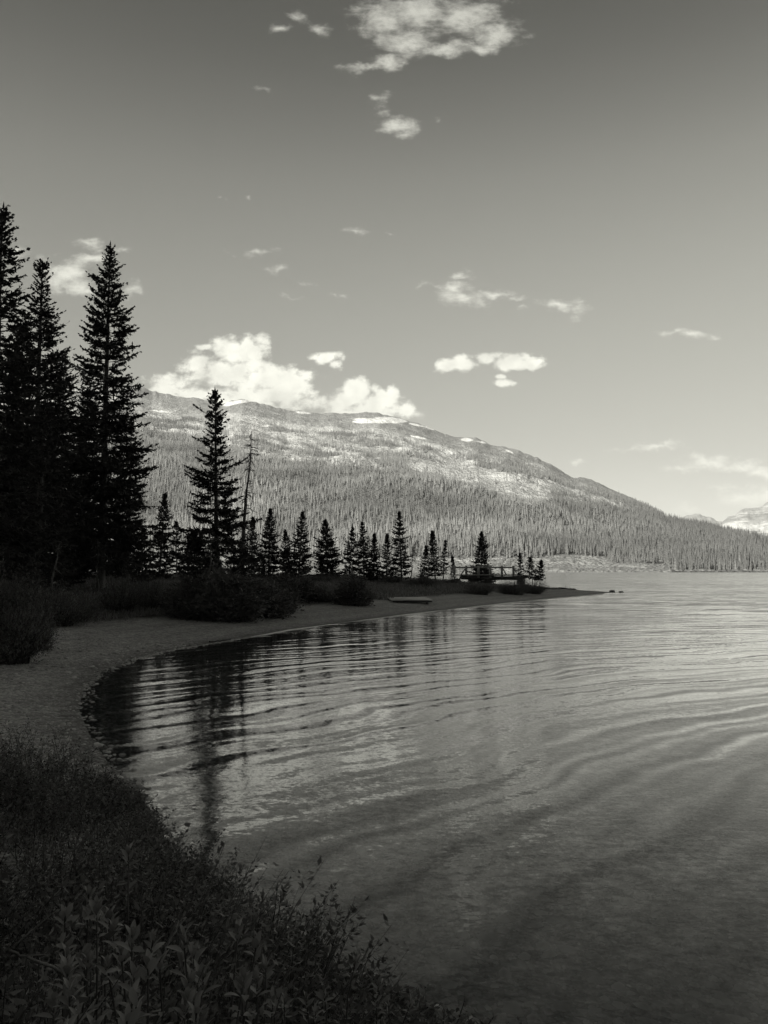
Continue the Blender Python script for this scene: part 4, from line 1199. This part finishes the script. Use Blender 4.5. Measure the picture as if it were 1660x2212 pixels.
def willow(seed, px, py, dist, nros, label, leafL=.062, h=.35, spread=.10):
    """a low willow with upright rosettes of broad leaves; (px, py) is where its main rosette shows"""
    rng = np.random.default_rng(seed)
    u, w = uw(px, py)
    tip = np.array([u * dist, dist, CAMZ + w * dist])
    gx, gy = tip[0] + rng.normal(0, .05), tip[1] + rng.normal(0, .05)
    gzv = float(ground_h(gx, gy)) - .03
    root = empty('willow_plant', (gx, gy, gzv)); tag(root, label, 'willow plant', 'broad-leaved willows in the near thicket')
    O = np.array([gx, gy, gzv])
    st = MB(); VV = []; FF = []; nv = 0
    for i in range(nros + 1):
        e = tip + (rng.normal(0, spread, 3) * np.array([1, 1, .35]) if i else 0)
        s = np.linspace(0, 1, 7)[:, None]
        b = np.array([0, 0, 0]) + rng.normal(0, .03, 3) * [1, 1, 0]
        pts = b + (e - O - b) * s + rng.normal(0, .008, (7, 3)); pts[-1] = e - O
        st.tube(pts, np.linspace(.0045, .002, 7), 5, cap=False)
        k = rng.integers(6, 10); a = np.arange(k) * 2.4 + rng.uniform(0, 6)
        q = np.linspace(0, 1, k)
        Dv = np.stack([np.cos(a), np.sin(a), .5 + q * 2.2 + rng.normal(0, .3, k)], -1)
        P = (e - O)[None] - np.array([0, 0, 1]) * (1 - q)[:, None] * .035
        L = leafL * rng.uniform(.75, 1.15, k) * (1 - q * .2); W = L * rng.uniform(.36, .46, k)
        V, F = leaf3(P, Dv, L, W, rng, np.array([0, 0, 1.]) + rng.normal(0, .2, (k, 3)))
        VV.append(V); FF.append(F + nv); nv += len(V)
        # leaves lower on the stem
        k2 = 7; t = rng.uniform(.72, .94, k2); a = rng.uniform(0, 6.28, k2)
        P = b + (e - O - b) * t[:, None]
        V, F = leaf3(P, np.stack([np.cos(a), np.sin(a), rng.uniform(.2, .9, k2)], -1), leafL * rng.uniform(.6, .95, k2), leafL * .34 * np.ones(k2), rng, np.array([0, 0, 1.]) + rng.normal(0, .3, (k2, 3)))
        VV.append(V); FF.append(F + nv); nv += len(V)
    link('stems', st.mesh('stems', M_stem, True), root)
    link('leaves', make_mesh('leaves', np.concatenate(VV), [np.concatenate(FF)], M_bigleaf, True), root)

wl = [
 (188, 1975, 2.05, 2, 'pale upright rosette standing alone highest up in the near thicket'),
 (238, 1980, 2.05, 2, 'small pale rosette just right of the highest pale one'),
 (145, 2065, 1.75, 2, 'willow with two splayed leaf tufts low at the left'),
 (190, 2075, 1.72, 1, 'narrow tuft crowded against the splayed left willow'),
 (262, 2060, 1.75, 3, 'willow with one tall upright leaf in the middle of the pale group'),
 (290, 2110, 1.65, 3, 'broad pale cluster at the centre of the leafy group'),
 (345, 2075, 1.8, 2, 'slender willow sprig right of the centre cluster'),
 (420, 2060, 1.85, 3, 'willow with an upright spike among the darker shrubs'),
 (440, 2110, 1.7, 2, 'rounded leaf cluster right of the centre at the bottom'),
 (150, 2140, 1.55, 2, 'wide drooping rosette at the lower left'),
 (170, 2180, 1.5, 2, 'lowest left willow tuft near the bottom edge'),
 (295, 2175, 1.5, 2, 'large hanging leaves near the bottom edge, left of centre'),
 (400, 2160, 1.6, 3, 'dense upright tuft at the bottom edge'),
 (520, 2120, 1.9, 3, 'darker willow beside the water side of the leafy group'),
 (590, 2170, 2.0, 3, 'dark willow near the bottom edge before the shallows'),
 (700, 2140, 2.5, 3, 'dim willow clump overhanging the shallows'),
 (840, 2170, 2.7, 3, 'thin willow clump at the right end of the thicket'),
 (960, 2180, 2.9, 2, 'last small clump of leaves over the water at the bottom edge'),
 (540, 1935, 3.6, 3, 'spiky sprig standing out against the water halfway down the bank'),
]
for i, (px, py, dist, nr, lab) in enumerate(wl):
    willow(800 + i, px, py, dist, nr, lab, leafL=.041 if i < 14 else .034)

# bare arching twigs in the thicket
def twig(seed, pts, r, label):
    rng = np.random.default_rng(seed)
    W = []
    for (px, py, d) in pts:
        u, w = uw(px, py); W.append([u * d, d, CAMZ + w * d])
    W = np.array(W)
    g = float(ground_h(W[0, 0], W[0, 1]))
    t = np.linspace(0, 1, len(W)); s = np.linspace(0, 1, 12)
    P = np.stack([np.interp(s, t, W[:, k]) for k in range(3)], -1); P[1:-1] += rng.normal(0, .004, (10, 3))
    b = MB(); b.tube(P - P[0], np.linspace(r, r * .4, 12), 5)
    for k in (5, 7, 9):
        e = P[k] + rng.normal(0, .04, 3) + [0, 0, .04]; b.tube(np.stack([P[k], e]) - P[0], [r * .5, r * .25], 4)
    o = link('bare_twig', b.mesh('bare_twig', M_dead, True), None, tuple(P[0])); tag(o, label, 'twig', 'bare twigs in the near thicket')
twig(1, [(130, 2098, 1.9), (60, 2070, 1.75), (20, 2050, 1.7), (8, 2030, 1.7)], .004, 'long pale twig curving in from the left edge')
twig(2, [(350, 2100, 2.0), (362, 2040, 2.1), (400, 1985, 2.2)], .004, 'arching bare twig right of the pale leaf group')
twig(3, [(130, 2005, 2.4), (105, 1980, 2.4), (85, 1950, 2.4)], .003, 'thin dark twig left of the highest pale rosette')
twig(4, [(140, 1850, 3.9), (190, 1810, 3.9), (260, 1760, 3.9)], .005, 'slanting twig high in the near thicket')

# ------------------------------------------------------------------ air
HAZE = 6.0e-5
bm = MB(); bm.box((0, 2000, 500), (19600, 19600, 1024))
mh, n = mat_new('mountain_air')
pv = n('ShaderNodeVolumePrincipled'); pv.inputs['Color'].default_value = (0.95, 0.95, 0.95, 1); pv.inputs['Density'].default_value = HAZE
o = n('ShaderNodeOutputMaterial'); n.t.links.new(pv.outputs[0], o.inputs['Volume'])
hz = link('haze', bm.mesh('haze', mh)); tag(hz, 'thin pale summer air over the lake', 'haze', kind='stuff')
